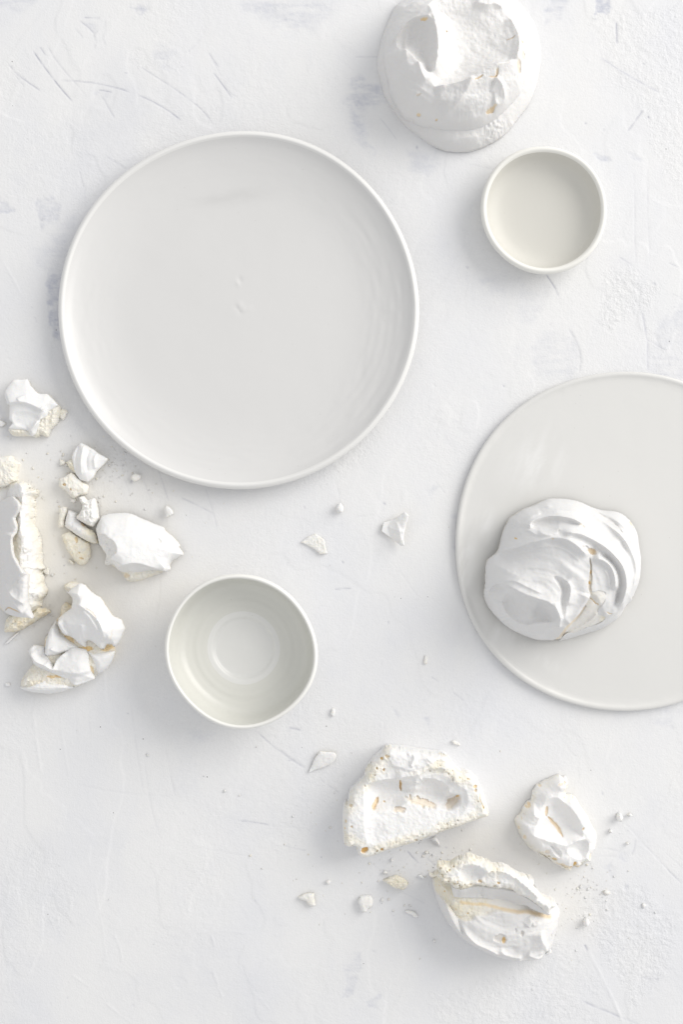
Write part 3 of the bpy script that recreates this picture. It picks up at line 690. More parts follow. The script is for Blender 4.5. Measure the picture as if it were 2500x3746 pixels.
        for P in [s.out]+s.holes:
            Q = np.roll(P, -1, 0)
            for (ax, ay), (cx, cy) in zip(P, Q):
                dx, dy = cx-ax, cy-ay; t = np.clip(((bx-ax)*dx+(by-ay)*dy)/(dx*dx+dy*dy+1e-9), 0, 1)
                qx, qy = ax+t*dx, ay+t*dy; d2 = (bx-qx)**2+(by-qy)**2; k = d2 < best
                best = np.where(k, d2, best); nx = np.where(k, qx, nx); ny = np.where(k, qy, ny)
        lim = best < (st*1.3)**2
        X[bnd] = np.where(lim, nx, bx); Y[bnd] = np.where(lim, ny, by)
        zt = base+np.maximum(s.Z, minz)
        zb = np.full_like(zt, base) if thick is None else np.maximum(zt-thick, base*0+0.5)
        zb = np.minimum(zb, zt-1.0)
        zref = (np.percentile(zt[used], 60) if zref is None else zref)
        k = (CAM_H-zref*S)/CAM_H*S
        rp = rumple if rumple is not None else 3.2*np.clip(s.crumb*1.5, 0, 1)
        if np.max(rp) > 0:
            zz = zt-base; am_ = rp*np.clip(zz/14, 0, 1)
            X = X+am_*fbm(X+zz*.9, Y-zz*.8, 13, 3, s.seed+71, .6); Y = Y+am_*fbm(X-zz*.8, Y+zz*.9, 13, 3, s.seed+72, .6)
        ids = -np.ones(X.shape, int); ids[used] = np.arange(used.sum()); n = used.sum()
        wx, wy = (X[used]-CX)*k, (CY-Y[used])*k
        top = np.stack([wx, wy, zt[used]*S], 1)
        q = np.stack([ids[:-1, :-1], ids[1:, :-1], ids[1:, 1:], ids[:-1, 1:]], -1)[cell]
        # directed boundary edges
        E = np.concatenate([q[:, [0, 1]], q[:, [1, 2]], q[:, [2, 3]], q[:, [3, 0]]])
        key = E[:, 0].astype(np.int64)*(n+1)+E[:, 1]; rev = E[:, 1].astype(np.int64)*(n+1)+E[:, 0]
        be = E[~np.isin(key, rev)]
        bv = np.unique(be); remap = -np.ones(n, int); remap[bv] = np.arange(len(bv))
        # wall rows: top row (shared), middle rows with crumbly offsets, bottom row
        cxy = top[bv, :2]; zT, zB = top[bv, 2], zb[used][bv]*S
        cen = np.array([wx.mean(), wy.mean()]); dirs = cen-cxy; dirs /= (np.hypot(dirs[:, 0], dirs[:, 1])[:, None]+1e-9)
        rows = [bv]; V = [top]; off = n
        nr = 3
        for r in range(1, nr+1):
            f = r/nr; z = zT*(1-f)+zB*f
            a = fbm(cxy[:, 0]/S+r*40, cxy[:, 1]/S, 11, 2, s.seed+50+r)*rough
            inset = (a*2.0+1.2*f*min(3.0, rough*2))*S*np.minimum(1, (zT-zB)/(12*S))
            V.append(np.column_stack([cxy+dirs*inset[:, None], z])); rows.append(np.arange(len(bv))+off); off += len(bv)
        F = [q]
        e0, e1 = remap[be[:, 0]], remap[be[:, 1]]
        for r in range(nr):
            A, B = rows[r], rows[r+1]
            F.append(np.stack([A[e1], A[e0], B[e0], B[e1]], 1))
        cr, am = s.crumb[used]*.95, s.amber[used]
        crl, aml = [cr], [am]
        for r in range(1, nr+1): crl.append(np.maximum(cr[bv], s.edge_crumb)); aml.append(am[bv])
        if thick is not None:
            V.append(np.stack([wx, wy, zb[used]*S], 1)); F.append(q[:, ::-1]+off)
            # tie underside rim to the wall's last row
            lo = rows[-1]; hi = bv+off
            F.append(np.stack([lo[e1], lo[e0], hi[e0], hi[e1]], 1))
            crl.append(np.ones(n)*0.8); aml.append(np.zeros(n))
        V = np.vstack(V); F = np.vstack(F)
        if parent is None and loc is None: loc = (wx.mean(), wy.mean(), V[:, 2].min())
        return make_mesh(name, V, F, mat or M_FRESH, parent=parent, loc=loc, attrs={'crumb': np.concatenate(crl), 'amber': np.concatenate(aml)})
    edge_crumb = 0.0

def where(px, py, z=0.0): return put(px, py, z)*np.array([1, 1, 1.0])

GRP_F = 'meringue flakes scattered on the plaster'

# ---- hollow meringue at the head of the table
zA = zoom(1300, 0, 800)
c = zA([(760, 450)])[0]
t = empty('hollow_meringue', put(c[0], c[1]), 'large meringue with a wide scooped-out hollow on a smooth round foot', 'meringue')
a = Sheet(zA([(330, -10), (285, 30), (240, 130), (200, 230), (175, 330), (157, 420), (165, 500), (185, 570), (215, 670), (270, 760), (350, 870), (450, 950), (550, 1020), (660, 1065), (790, 1073), (880, 1058), (1000, 1005), (1100, 930), (1180, 830), (1260, 720), (1310, 600), (1338, 480), (1345, 370), (1330, 250), (1290, 130), (1230, 50), (1160, -30), (1000, -110), (750, -140), (500, -110)]), 2.8, jag=(1.2, 60), seed=1, soft=1)
a.dome(100, 125, 1.6, 4).bump(*zA([(700, 1000)])[0], 90, 25, 6)
a.fold(zA([(660, 1045), (700, 1020), (800, 1000), (900, 985)]), 5, 9, 22)
rg = sm((zA([(0, 0)])[0][0]+0-1500+(a.X-1500))*0+(a.X-1700)/120)*sm((a.Y-400)/80)
a.foam(7, 16, rg); a.grain(1.6, 16); a.grain(2.0, 60)
a.build('foot', t, zref=45, mat=M_MER)
b = Sheet(zA([(300, 60), (330, 10), (420, -60), (600, -110), (800, -120), (980, -90), (1100, 0), (1180, 110), (1240, 230), (1272, 340), (1262, 460), (1215, 600), (1130, 705), (1040, 790), (950, 850), (860, 880), (740, 885), (620, 868), (480, 835), (360, 775), (300, 690), (255, 580), (232, 470), (212, 350), (225, 220), (260, 120)]), 2.4, jag=(3.0, 26), seed=2)
b.gain = 1.35
b.dome(165, 125, 1.7, 22)
cav = zA([(545, 130), (530, 50), (600, -20), (780, -60), (960, -20), (1080, 40), (1140, 120), (1168, 200), (1175, 320), (1150, 420), (1085, 475), (1000, 505), (900, 560), (820, 610), (700, 635), (570, 645), (540, 560), (578, 470), (588, 350), (575, 240)])
mc = b.basin(cav, 92, 120, 2.0)
b.fold(zA([(505, 30), (550, 150), (580, 260), (590, 370), (580, 480), (552, 560)]), 26, 14, 40, .12, 1.1)
b.basin(zA([(350, 200), (430, 160), (520, 168), (562, 230), (580, 370), (562, 530), (500, 545), (430, 460), (385, 400), (310, 340), (300, 285)]), 52, 50, 2.0)
b.fold(zA([(250, 300), (310, 240), (360, 195), (430, 158), (500, 165), (545, 185)]), 12, 26, 7, .1)
b.bump(*zA([(395, 545)])[0], 55, 60, 30, -30); b.bump(*zA([(330, 400)])[0], 30, 45, 14, 30); b.bump(*zA([(330, 345)])[0], 16, 12, -14)
b.fold(zA([(240, 330), (235, 430), (260, 540), (290, 600)]), 14, 22, 9)
b.fold(zA([(440, 470), (470, 560), (500, 620)]), 16, 20, 12)
b.fold(zA([(560, 655), (690, 640), (790, 615), (830, 565), (910, 522), (1000, 490), (1085, 472), (1140, 430)]), 20, 9, 30, .08, 1.2)
b.fold(zA([(838, 560), (800, 670), (750, 740), (700, 785), (625, 828)]), 20, 9, 30)
b.fold(zA([(990, 585), (1045, 620), (1078, 690), (1050, 730), (990, 745)]), 22, 10, 26, .1, 1.1)
b.fold(zA([(1110, 90), (1150, 160), (1180, 240), (1178, 330), (1150, 430)]), 14, 8, 18, .1)
b.fold(zA([(860, 0), (940, 20), (1020, 10), (1080, 40)]), 14, 14, 10)
b.fold(zA([(330, 750), (460, 815), (620, 850), (800, 850), (920, 800)]), 12, 26, 7)
b.bump(*zA([(620, 740)])[0], 80, 28, 12, 8)
for x, y, rx, ry, A, am, ro in ((1207, 222, 11, 24, 16, .5, -5), (985, 765, 22, 7, 9, .5, -35), (462, 795, 8, 4, 6, .5, 15), (590, 832, 4, 3, 6, .6, 0), (1010, 545, 5, 14, 8, .35, 10), (490, 172, 14, 3, 6, .7, 10), (660, 215, 3, 3, 6, .7, 0), (1218, 370, 8, 17, 8, .22, 0), (1182, 465, 9, 25, 9, .25, 0), (455, 687, 10, 3, 5, .25, -15)):
    p = zA([(x, y)])[0]; b.pit(p[0], p[1], rx, ry, A, am, ro)
b.slit(zA([(850, 605), (880, 590), (905, 572)]), 2.2, 6, .7); b.slit(zA([(950, 580), (990, 575), (1015, 560)]), 2.0, 6, .6); b.slit(zA([(1095, 265), (1130, 258), (1155, 240)]), 1.8, 4, .5)
left = sm((zA([(590, 0)])[0][0]-b.X)/30+0.3)
b.swirl(*zA([(760, 320)])[0], 6, 22, (1-.8*mc)*sm(b.d/40)); b.foam(2.4, 14, (1-0.8*mc)*(1-0.6*left)*sm(b.d/50)); b.grain(2.0, 12, 1.0, 3); b.grain(2.6, 34)
b.build('crown', t, base=40, zref=185, rough=1.2, mat=M_MER)

# ---- whole meringue on the platter
zB = zoom(1700, 1750, 800)
PB = 20.0
c = zB([(740, 680)])[0]
t = empty('whole_meringue', where(c[0], c[1], PB), 'whole swirled meringue with a pointed curl and jagged crack on the platter', 'meringue')
oB = zB([(350, 290), (385, 262), (450, 220), (530, 190), (620, 150), (680, 140), (780, 145), (870, 165), (960, 205), (1040, 228), (1130, 235), (1200, 265), (1260, 330), (1295, 400), (1305, 480), (1318, 570), (1315, 650), (1305, 740), (1270, 840), (1245, 900), (1220, 915), (1200, 960), (1150, 1030), (1040, 1100), (900, 1145), (780, 1180), (710, 1190), (650, 1185), (560, 1180), (470, 1150), (380, 1110), (310, 1060), (220, 970), (180, 900), (162, 830), (170, 760), (178, 620), (200, 580), (255, 530), (285, 450), (310, 370)])
crk = zB([(860, 555), (874, 600), (880, 660), (884, 720), (884, 800), (940, 796), (990, 815), (985, 880), (952, 930), (962, 975), (1020, 1000), (985, 1045), (900, 1075), (810, 1110), (735, 1120), (722, 1180), (700, 1215), (655, 1215), (690, 1140), (706, 1080), (740, 1030), (800, 965), (838, 900), (862, 850), (876, 820), (852, 775), (858, 700), (864, 640)])
hl2 = zB([(790, 480), (820, 464), (852, 490), (882, 488), (912, 520), (905, 546), (850, 542), (805, 525)])
def body_B(s):
    s.dome(215, 190, 1.9, 14)
    s.bump(*zB([(740, 600)])[0], 150, 130, 50)
    s.bump(*zB([(330, 680)])[0], 70, 60, 18)
b = Sheet(oB, 2.3, holes=[crk], jag=(0.9, 40), seed=7, soft=.9)
b.gain = 2.0
body_B(b)
b.fold(zB([(190, 600), (270, 525), (380, 490), (480, 450), (600, 422), (690, 432), (770, 485), (850, 565)]), 22, 40, 14, .1)
b.fold(zB([(455, 365), (462, 330), (490, 300), (560, 278), (650, 270), (750, 288), (835, 335)]), 18, 24, 8, .08)
b.fold(zB([(640, 380), (650, 355), (630, 385), (560, 395), (500, 380)]), 8, 8, 12)
b.basin(zB([(470, 320), (540, 295), (650, 290), (760, 305), (810, 335), (700, 350), (640, 365), (560, 380), (490, 365)]), 14, 22)
b.fold(zB([(640, 385), (760, 388), (860, 425), (960, 485), (1050, 568), (1110, 650), (1135, 750), (1125, 850), (1095, 950)]), 22, 26, 9, .1)
b.fold(zB([(930, 520), (1020, 580), (1080, 660), (1105, 760), (1090, 860), (1060, 940)]), -10, 9, 9, .15)
b.fold(zB([(880, 560), (960, 585), (1020, 645), (1045, 735), (1032, 795)]), 16, 22, 8, .12)
b.fold(zB([(980, 300), (1090, 400), (1180, 520), (1225, 640), (1215, 760), (1180, 880)]), 9, 20, 8, .2)
b.fold(zB([(1000, 240), (1120, 330), (1230, 480), (1275, 620), (1255, 760), (1215, 860)]), 8, 18, 8, .2)
b.fold(zB([(880, 210), (970, 240), (1060, 300), (1110, 370)]), -5, 6, 4, .2)
b.fold(zB([(360, 280), (450, 235), (560, 205), (650, 195)]), 8, 14, 6); b.fold(zB([(340, 360), (400, 300), (480, 260), (560, 240)]), 7, 12, 6)
b.fold(zB([(185, 880), (185, 810), (230, 758), (300, 765), (400, 815), (500, 850), (580, 880), (625, 950), (655, 1050)]), 26, 46, 9, .1, 1.2)
b.basin(zB([(280, 850), (340, 800), (450, 840), (560, 870), (612, 920), (645, 1010), (560, 1030), (430, 1050), (350, 1010), (285, 930)]), 42, 45)
b.bump(*zB([(470, 985)])[0], 26, 20, 22); b.fold(zB([(275, 880), (270, 960), (310, 1030)]), 8, 10, 18); b.fold(zB([(430, 1060), (520, 1030), (610, 1020)]), 8, 8, 14)
b.fold(zB([(230, 900), (240, 980), (330, 1070), (450, 1120), (600, 1150)]), 8, 8, 20, .15); b.fold(zB([(330, 1090), (450, 1140), (600, 1165), (690, 1160)]), 6, 6, 12)
b.basin(zB([(605, 700), (650, 695), (710, 740), (722, 800), (705, 900), (690, 990), (660, 960), (648, 860), (655, 790)]), 20, 18)
b.fold(zB([(690, 715), (722, 770), (718, 840), (705, 900)]), 9, 14, 6)
b.fold(zB([(600, 880), (640, 960), (668, 1075)]), 18, 8, 16, .1); b.bump(*zB([(690, 1040)])[0], 26, 40, 26, -15)
b.fold(zB([(870, 820), (830, 920), (770, 1000), (720, 1050)]), 10, 8, 28, .1)
b.pit(*zB([(825, 500)])[0], 19, 12, 10, .04, 20); b.pit(*zB([(880, 517)])[0], 15, 11, 12, .42, 25)
for A_, P_ in ((4, [(1040, 300), (1170, 430), (1240, 580), (1240, 760)]), (4, [(1140, 560), (1165, 700), (1150, 850), (1110, 960)]), (5, [(400, 350), (480, 275), (600, 235), (740, 238), (860, 270)]), (4, [(370, 420), (440, 370), (500, 400), (600, 405)]), (4, [(700, 340), (840, 370), (960, 440), (1060, 530)]), (3.5, [(900, 250), (1020, 330), (1120, 430), (1190, 560)]), (4, [(240, 740), (330, 725), (430, 770), (540, 820)]), (3.5, [(470, 500), (600, 480), (710, 520), (800, 600)]), (4, [(220, 830), (220, 930), (290, 1020), (400, 1090)]), (4, [(960, 640), (1000, 700), (1010, 780)])):
    b.fold(zB(P_), A_, 11, 5, .2)
b.lift(zB([(880, 830), (1010, 990), (1120, 960), (1230, 920), (1100, 1080), (900, 1150), (720, 1190), (730, 1130)]), -14, 10)
for x, y, rx, ry, A, am, ro in ((1228, 325, 6, 9, 6, .45, -30), (368, 430, 5, 3, 6, .8, 20), (600, 428, 4, 3, 4, .4, 0), (820, 335, 14, 4, 7, .15, 30), (1245, 865, 8, 6, 8, .2, 0), (1245, 352, 3, 4, 5, .4, 0)):
    p = zB([(x, y)])[0]; b.pit(p[0], p[1], rx, ry, A, am, ro)
b.slit(zB([(985, 240), (1040, 290), (1090, 340), (1120, 385)]), 1.6, 4, .1); b.slit(zB([(1015, 955), (1040, 970), (1060, 970)]), 1.8, 4, .7)
b.swirl(*zB([(480, 900)])[0], 6, 30, sm(b.d/60)); b.grain(1.2, 14, 1.0, 2); b.grain(2.2, 50)
b.edge_crumb = 0.2
b.build('shell', t, base=PB, thick=5, zref=178, rough=0.8, mat=M_MER)
k = Sheet(zB([(770, 450), (860, 445), (940, 500), (925, 600), (915, 770), (1020, 790), (1020, 900), (990, 960), (1060, 1010), (1000, 1080), (860, 1130), (760, 1160), (690, 1170), (660, 1140), (700, 1040), (800, 900), (830, 780), (825, 570)]), 2.6, jag=(2, 20), seed=8)
k.d = np.full_like(k.d, 0); kk = Sheet(oB, 8, seed=7)
dd, _, _ = pdist(k.X, k.Y, resample(kk.base, True, 10), True); k.d = dd; body_B(k); k.Z -= 7; k.lift(zB([(880, 830), (1010, 990), (1120, 960), (1230, 920), (1100, 1080), (900, 1150), (720, 1190), (730, 1130)]), -12, 10)
k.bump(*zB([(900, 900)])[0], 60, 24, 14, -40); k.fold(zB([(960, 940), (900, 1020), (800, 1090), (740, 1120)]), 12, 14, 6)
k.crumb[:] = 0.25
k.slit(zB([(862, 560), (874, 650), (870, 740), (880, 820)]), 8, 3, .16); k.slit(zB([(878, 845), (915, 880), (950, 905)]), 2.2, 5, .7)
k.slit(zB([(845, 910), (800, 990), (740, 1060), (708, 1140), (680, 1180)]), 8, 4, .26); k.pit(*zB([(885, 520)])[0], 14, 12, 6, .5); k.pit(*zB([(870, 662)])[0], 4, 8, 4, .9); k.pit(*zB([(868, 738)])[0], 4, 6, 4, .9)
k.crumb = np.maximum(k.crumb, sm(1-np.hypot((k.X-zB([(1010, 1000)])[0][0])/26, (k.Y-zB([(1010, 1000)])[0][1])/30)+.3)*.8)
k.foam(3, 14, k.crumb); k.grain(1.5, 16)
k.build('crumb_interior', t, base=PB, zref=178, minz=6, mat=M_MER)

# ---- cut half with its hollow inside facing up
zF = zoom(1200, 2700, 650)
c = zF([(780, 620)])[0]
t = empty('halved_meringue', put(c[0], c[1]), 'half meringue lying with its torn creamy hollow inside facing up', 'meringue')
oF = zF([(475, 130), (500, 95), (545, 82), (640, 90), (760, 105), (900, 130), (1030, 145), (1085, 190), (1130, 260), (1180, 300), (1250, 310), (1310, 350), (1350, 420), (1390, 520), (1410, 590), (1435, 660), (1430, 695), (1380, 710), (1250, 760), (1120, 800), (950, 860), (810, 915), (650, 965), (480, 1020), (340, 1075), (270, 1050), (255, 1010), (245, 965), (195, 975), (140, 955), (128, 750), (140, 600), (175, 580), (190, 490), (240, 430), (320, 360), (335, 280), (400, 200)])
s_ = Sheet((oF-oF.mean(0))*.985+oF.mean(0), 2.4, jag=(1.4, 24), seed=12)
inner = sm((s_.d-7)/5)
s_.dome(50, 22, 2.0, 78)
cavm = s_.basin(zF([(350, 400), (440, 365), (600, 350), (700, 375), (770, 380), (830, 345), (960, 355), (1060, 420), (1075, 480), (1165, 495), (1165, 590), (1060, 640), (950, 612), (850, 585), (720, 555), (600, 640), (450, 655), (350, 690), (385, 600), (400, 520), (365, 480)]), 40, 36)
s_.bump(*zF([(650, 740)])[0], 150, 55, 16, -8); s_.bump(*zF([(930, 420)])[0], 60, 26, 14, 5)
s_.basin(zF([(320, 420), (400, 380), (600, 340), (800, 330), (1000, 310), (1150, 400), (1230, 480), (1200, 640), (1000, 760), (700, 860), (420, 930), (330, 860), (320, 650)]), 20, 50)
s_.fold(zF([(590, 345), (720, 320), (800, 300), (900, 250), (1000, 245), (1060, 300)]), 18, 30, 8, .12)
s_.fold(zF([(760, 385), (800, 380), (840, 350)]), 12, 10, 14)
lip = s_.lift(zF([(550, 95), (700, 98), (900, 130), (1020, 150), (1060, 190), (960, 180), (860, 230), (740, 270), (650, 260), (560, 220)]), 8, 5, 4)
s_.fold(zF([(690, 130), (740, 125), (760, 160), (735, 210), (740, 250)]), 12, 12, 6); s_.fold(zF([(800, 110), (900, 190), (860, 230)]), 7, 14, 6)
s_.bump(*zF([(1120, 355)])[0], 14, 12, 22, 0, 4); s_.bump(*zF([(740, 450)])[0], 36, 16, 22, 5)
ring = sm((52-s_.d)/26)*(1-lip)
ring = np.clip(ring*(0.55+0.8*fbm(s_.X, s_.Y, 60, 3, 3)), 0, 1)
s_.crumb = np.maximum(s_.crumb, ring*0.8)
top = sm((zF([(0, 330)])[0][1]-s_.Y)/20)*(1-lip)*0.6*inner; s_.crumb = np.maximum(s_.crumb, top*np.clip(.6+fbm(s_.X, s_.Y, 40, 2, 9), 0, 1))
s_.foam(4.5, 11, np.clip(s_.crumb*1.2, 0, 1)*(1-lip)); s_.pores(38, s_.crumb*(1-lip), .22, 3.6); s_.grain(8, 110, 1-lip, 3); s_.grain(1.6, 30, 1-lip, 2)
for x, y, rx, ry, A, am, ro in ((420, 590, 9, 24, 12, .5, 28), (645, 425, 4, 24, 12, .7, -3), (690, 470, 20, 7, 4, .0, 0), (835, 575, 58, 14, 12, .28, 14), (632, 630, 24, 9, 9, .28, -8), (1105, 575, 34, 13, 14, .22, -45), (1148, 520, 8, 5, 6, .8, -40), (325, 978, 15, 10, 18, .85, -25), (480, 970, 7, 5, 10, .8, 0), (432, 980, 3, 3, 6, .7, 0), (1295, 418, 6, 6, 10, .6, 0), (1300, 450, 5, 6, 8, .4, 0), (475, 175, 6, 4, 10, .9, -40), (495, 268, 3, 6, 10, .8, 0), (435, 257, 2.5, 4, 8, .7, 0), (525, 150, 9, 4, 8, .4, 0), (500, 578, 4, 3, 5, .6, -30), (780, 885, 6, 4, 8, .35, 0), (160, 725, 3, 7, 6, .5, 0), (152, 790, 3, 3, 5, .6, 0), (212, 770, 4, 3, 6, .5, 0), (250, 985, 5, 8, 8, .6, 0), (1370, 600, 3, 8, 6, .5, 0), (1240, 350, 6, 3, 6, .35, 0), (205, 590, 6, 6, 6, .35, 0)):
    p = zF([(x, y)])[0]; s_.pit(p[0], p[1], rx, ry, A, am, ro)
s_.slit(zF([(1345, 480), (1340, 540), (1370, 610)]), 2, 5, .35)
s_.grain(1.8, 10, 1.0, 2)
s_.edge_crumb = 0.12
s_.build('crumb_interior', t, zref=105, rough=1.4, rumple=2.5+3*np.clip(s_.crumb, 0, 1))
sh = Sheet(oF, 2.4, holes=[jagged(resample(catmull([tuple(p) for p in (oF-oF.mean(0))*0.94+oF.mean(0)], True, 3), True, 8), True, 2, 20, 3)], jag=(1.4, 24), seed=12)
sh.dome(84, 14, 2.0, 12); sh.grain(2, 14)
sh.build('shell', t, zref=90, rough=0.5)
f = Sheet(zF([(900, 895), (955, 870), (985, 925), (990, 960), (965, 930), (930, 905)]), 1.6, jag=(.6, 8), seed=3); f.dome(16, 10, 2, 6); f.build('splinter', t)

# ---- hollow fragment beside the half
zH = zoom(1850, 2780, 400)
c = zH([(740, 950)])[0]
t = empty('meringue_fragment', put(c[0], c[1]), 'pear-shaped meringue fragment with a narrow amber slit in its white hollow', 'meringue piece')
f = Sheet(zH([(780, 225), (830, 260), (880, 250), (905, 300), (890, 350), (915, 385), (870, 440), (880, 500), (970, 510), (1030, 560), (1080, 660), (1140, 740), (1200, 830), (1250, 940), (1320, 1050), (1335, 1120), (1320, 1200), (1305, 1290), (1260, 1350), (1230, 1480), (1140, 1480), (1080, 1560), (1040, 1570), (985, 1545), (945, 1620), (870, 1590), (800, 1545), (700, 1490), (650, 1440), (560, 1380), (470, 1340), (400, 1290), (300, 1190), (240, 1120), (200, 1020), (150, 910), (165, 850), (230, 790), (265, 690), (330, 620), (380, 580), (395, 480), (440, 390), (560, 320), (620, 290), (700, 250)]), 2.0, jag=(2.0, 14), seed=21)
f.dome(70, 40, 1.8, 12)
f.basin(zH([(560, 560), (700, 500), (850, 600), (1000, 760), (1080, 950), (1080, 1080), (930, 1110), (760, 1150), (560, 1080), (420, 1000), (460, 800)]), 42, 60)
f.basin(zH([(880, 1190), (1000, 1120), (1140, 1110), (1180, 1220), (1120, 1380), (980, 1380), (880, 1300)]), 26, 34)
f.basin(zH([(620, 1190), (720, 1220), (790, 1300), (770, 1370), (700, 1340), (650, 1260)]), 18, 16)
f.fold(zH([(300, 1000), (500, 1090), (700, 1150), (870, 1180), (1000, 1110), (1130, 1090)]), 16, 14, 22, .12); f.fold(zH([(430, 420), (400, 600), (400, 760), (500, 780)]), 14, 8, 24, .1)
f.fold(zH([(870, 520), (960, 640), (1060, 800), (1120, 960)]), 10, 10, 20)
f.bump(*zH([(780, 330)])[0], 34, 26, 26); f.bump(*zH([(620, 480)])[0], 26, 30, 12)
cr = sm((26-f.d)/22)*np.clip(.45+fbm(f.X, f.Y, 46, 3, 12), 0, 1); f.crumb = np.maximum(f.crumb, cr*.8)
f.foam(4, 10, np.clip(.2+cr, 0, 1)); f.pores(26, cr, .35); f.grain(1.6, 10); f.grain(4, 40)
f.slit(zH([(590, 660), (590, 740), (585, 790)]), 7, 8, .42); f.slit(zH([(620, 820), (680, 890), (740, 950), (780, 1020), (812, 1078)]), 7, 8, .45)
for x, y, rx, ry, A, am, ro in ((985, 1470, 6, 11, 12, .9, 0), (1050, 1520, 14, 7, 8, .35, 20), (700, 1400, 8, 5, 8, .6, 0), (280, 1100, 6, 10, 6, .35, 0), (340, 645, 5, 9, 8, .45, 25), (765, 315, 9, 4, 6, .3, -20), (830, 310, 5, 8, 6, .3, 0), (970, 610, 9, 10, 6, .2, 0), (1098, 955, 3, 6, 6, .6, 30), (940, 1522, 4, 3, 5, .7, 0), (1215, 1380, 5, 14, 8, .35, 15), (505, 372, 6, 3, 6, .4, -30), (850, 1500, 22, 6, 6, .3, 15), (590, 1290, 10, 8, 5, .2, 0)):
    p = zH([(x, y)])[0]; f.pit(p[0], p[1], rx, ry, A, am, ro)
f.edge_crumb = .4
f.build('crumb_interior', t, zref=45, rough=1.2)
g = Sheet(zH([(160, 860), (240, 790), (300, 720), (330, 900), (280, 1010), (330, 1160), (420, 1270), (560, 1360), (690, 1470), (640, 1450), (520, 1390), (400, 1310), (280, 1190), (210, 1070), (150, 930)]), 2.0, jag=(1.0, 14), seed=22); g.dome(30, 20, 2, 6); g.crumb[:] = .35; g.grain(2, 12); g.build('shell', t, zref=30)

# ---- broken shell lying in the lower part
zG = zoom(1550, 3080, 600)
c = zG([(720, 680)])[0]
t = empty('broken_meringue_shell', put(c[0], c[1]), 'oval broken meringue with a torn crumbly ridge and smooth sloping shell', 'meringue')
oG = zG([(92, 390), (100, 460), (130, 570), (180, 690), (240, 800), (330, 910), (420, 990), (540, 1060), (680, 1110), (800, 1135), (930, 1155), (1020, 1150), (1080, 1130), (1140, 1105), (1185, 1075), (1225, 1068), (1240, 1035), (1260, 980), (1285, 880), (1310, 770), (1325, 690), (1290, 620), (1265, 595), (1240, 560), (1190, 545), (1120, 500), (1040, 400), (940, 350), (760, 300), (560, 280), (360, 290), (200, 310), (120, 340)])
a = Sheet(oG, 2.4, jag=(0.9, 30), seed=31, soft=.8); a.gain = 1.7
a.dome(135, 85, 1.8, 12)
a.bump(*zG([(780, 700)])[0], 150, 90, 26, 15)
a.fold(zG([(200, 540), (250, 680), (335, 815), (440, 905), (560, 985), (700, 1055), (860, 1085), (1050, 1065), (1170, 1020)]), 20, 20, 9, .06)
a.fold(zG([(330, 690), (380, 800), (480, 900), (600, 960), (720, 1030)]), 9, 10, 7, .12); a.fold(zG([(225, 545), (300, 660), (350, 760), (370, 850)]), -9, 7, 7, .15)
a.fold(zG([(720, 945), (740, 1000), (820, 1035), (930, 1050)]), 11, 9, 20); a.fold(zG([(1085, 780), (1100, 860), (1145, 940), (1165, 1020)]), 15, 9, 30, .12)
a.fold(zG([(960, 1010), (1080, 1060), (1140, 1095)]), 8, 16, 8); a.fold(zG([(980, 640), (995, 690), (960, 740)]), 8, 7, 16); a.fold(zG([(1070, 690), (1050, 720), (1010, 720)]), 6, 6, 10)
a.bump(*zG([(680, 700)])[0], 55, 26, -14, 15); a.bump(*zG([(1210, 780)])[0], 30, 60, 8, 0); a.bump(*zG([(840, 960)])[0], 13, 9, -7)
for x, y, rx, ry, A, am, ro in ((705, 850, 22, 15, 9, .06, -10), (745, 872, 6, 13, 4, .75, 10), (915, 805, 6, 11, 7, .06, 0), (855, 775, 4, 8, 4, .02, 0), (1205, 855, 3, 8, 4, .02, 0), (410, 632, 4, 3, 3, .7, 0), (305, 600, 2, 2, 2, .6, 0), (195, 453, 3, 3, 3, .7, 0), (150, 410, 2.5, 2.5, 3, .5, 0)):
    p = zG([(x, y)])[0]; a.pit(p[0], p[1], rx, ry, A, am, ro)
m1 = a.lift(zG([(105, 345), (180, 330), (300, 350), (600, 380), (1000, 500), (1200, 660), (1050, 640), (960, 600), (880, 610), (780, 600), (680, 600), (560, 640), (480, 640), (440, 680), (340, 690), (270, 620), (205, 545), (130, 480)]), -16, 7, 3)
a.crumb = np.maximum(a.crumb, m1*np.clip(1.0-(a.X-zG([(350, 0)])[0][0])/190, .15, .9)); a.foam(4, 18, a.crumb)
dl, _, tl = pdist(a.X, a.Y, catmull(zG([(350, 530), (450, 545), (560, 545), (700, 575), (870, 605), (960, 605), (1060, 640), (1190, 675)]), False, 4)); a.amber = np.maximum(a.amber, sm((9-dl)/8)*.42)
a.swirl(*zG([(760, 400)])[0], 5, 26, 1-m1, 1.15); a.grain(1.3, 14); a.grain(3.5, 60)
a.edge_crumb = 0.0
a.build('shell', t, zref=75, rough=.5, mat=M_MER)
wl = Sheet(zG([(265, 365), (340, 380), (500, 350), (720, 380), (860, 405), (995, 470), (1125, 565), (1200, 650), (1180, 675), (1040, 630), (970, 590), (900, 612), (870, 592), (780, 585), (700, 560), (620, 540), (560, 530), (450, 530), (340, 525), (290, 515), (272, 450)]), 2.2, jag=(1.2, 10), seed=33)
dn, _, tn = pdist(wl.X, wl.Y, zG([(265, 400), (340, 425), (500, 395), (720, 425), (850, 445), (980, 510), (1110, 600), (1190, 660)]))
wl.Z = 106-1.0*dn-10*tn; wl.grain(4, 26); wl.fold(zG([(560, 400), (550, 470), (570, 530)]), -7, 5, 5); wl.fold(zG([(330, 430), (330, 520)]), -6, 5, 5)
wl.fold(zG([(360, 528), (560, 532), (700, 562), (870, 592), (960, 592), (1050, 632), (1180, 670)]), 6, 8, 8)
wl.build('torn_wall', t, base=84, zref=140, thick=84, rough=.4, mat=M_MER)
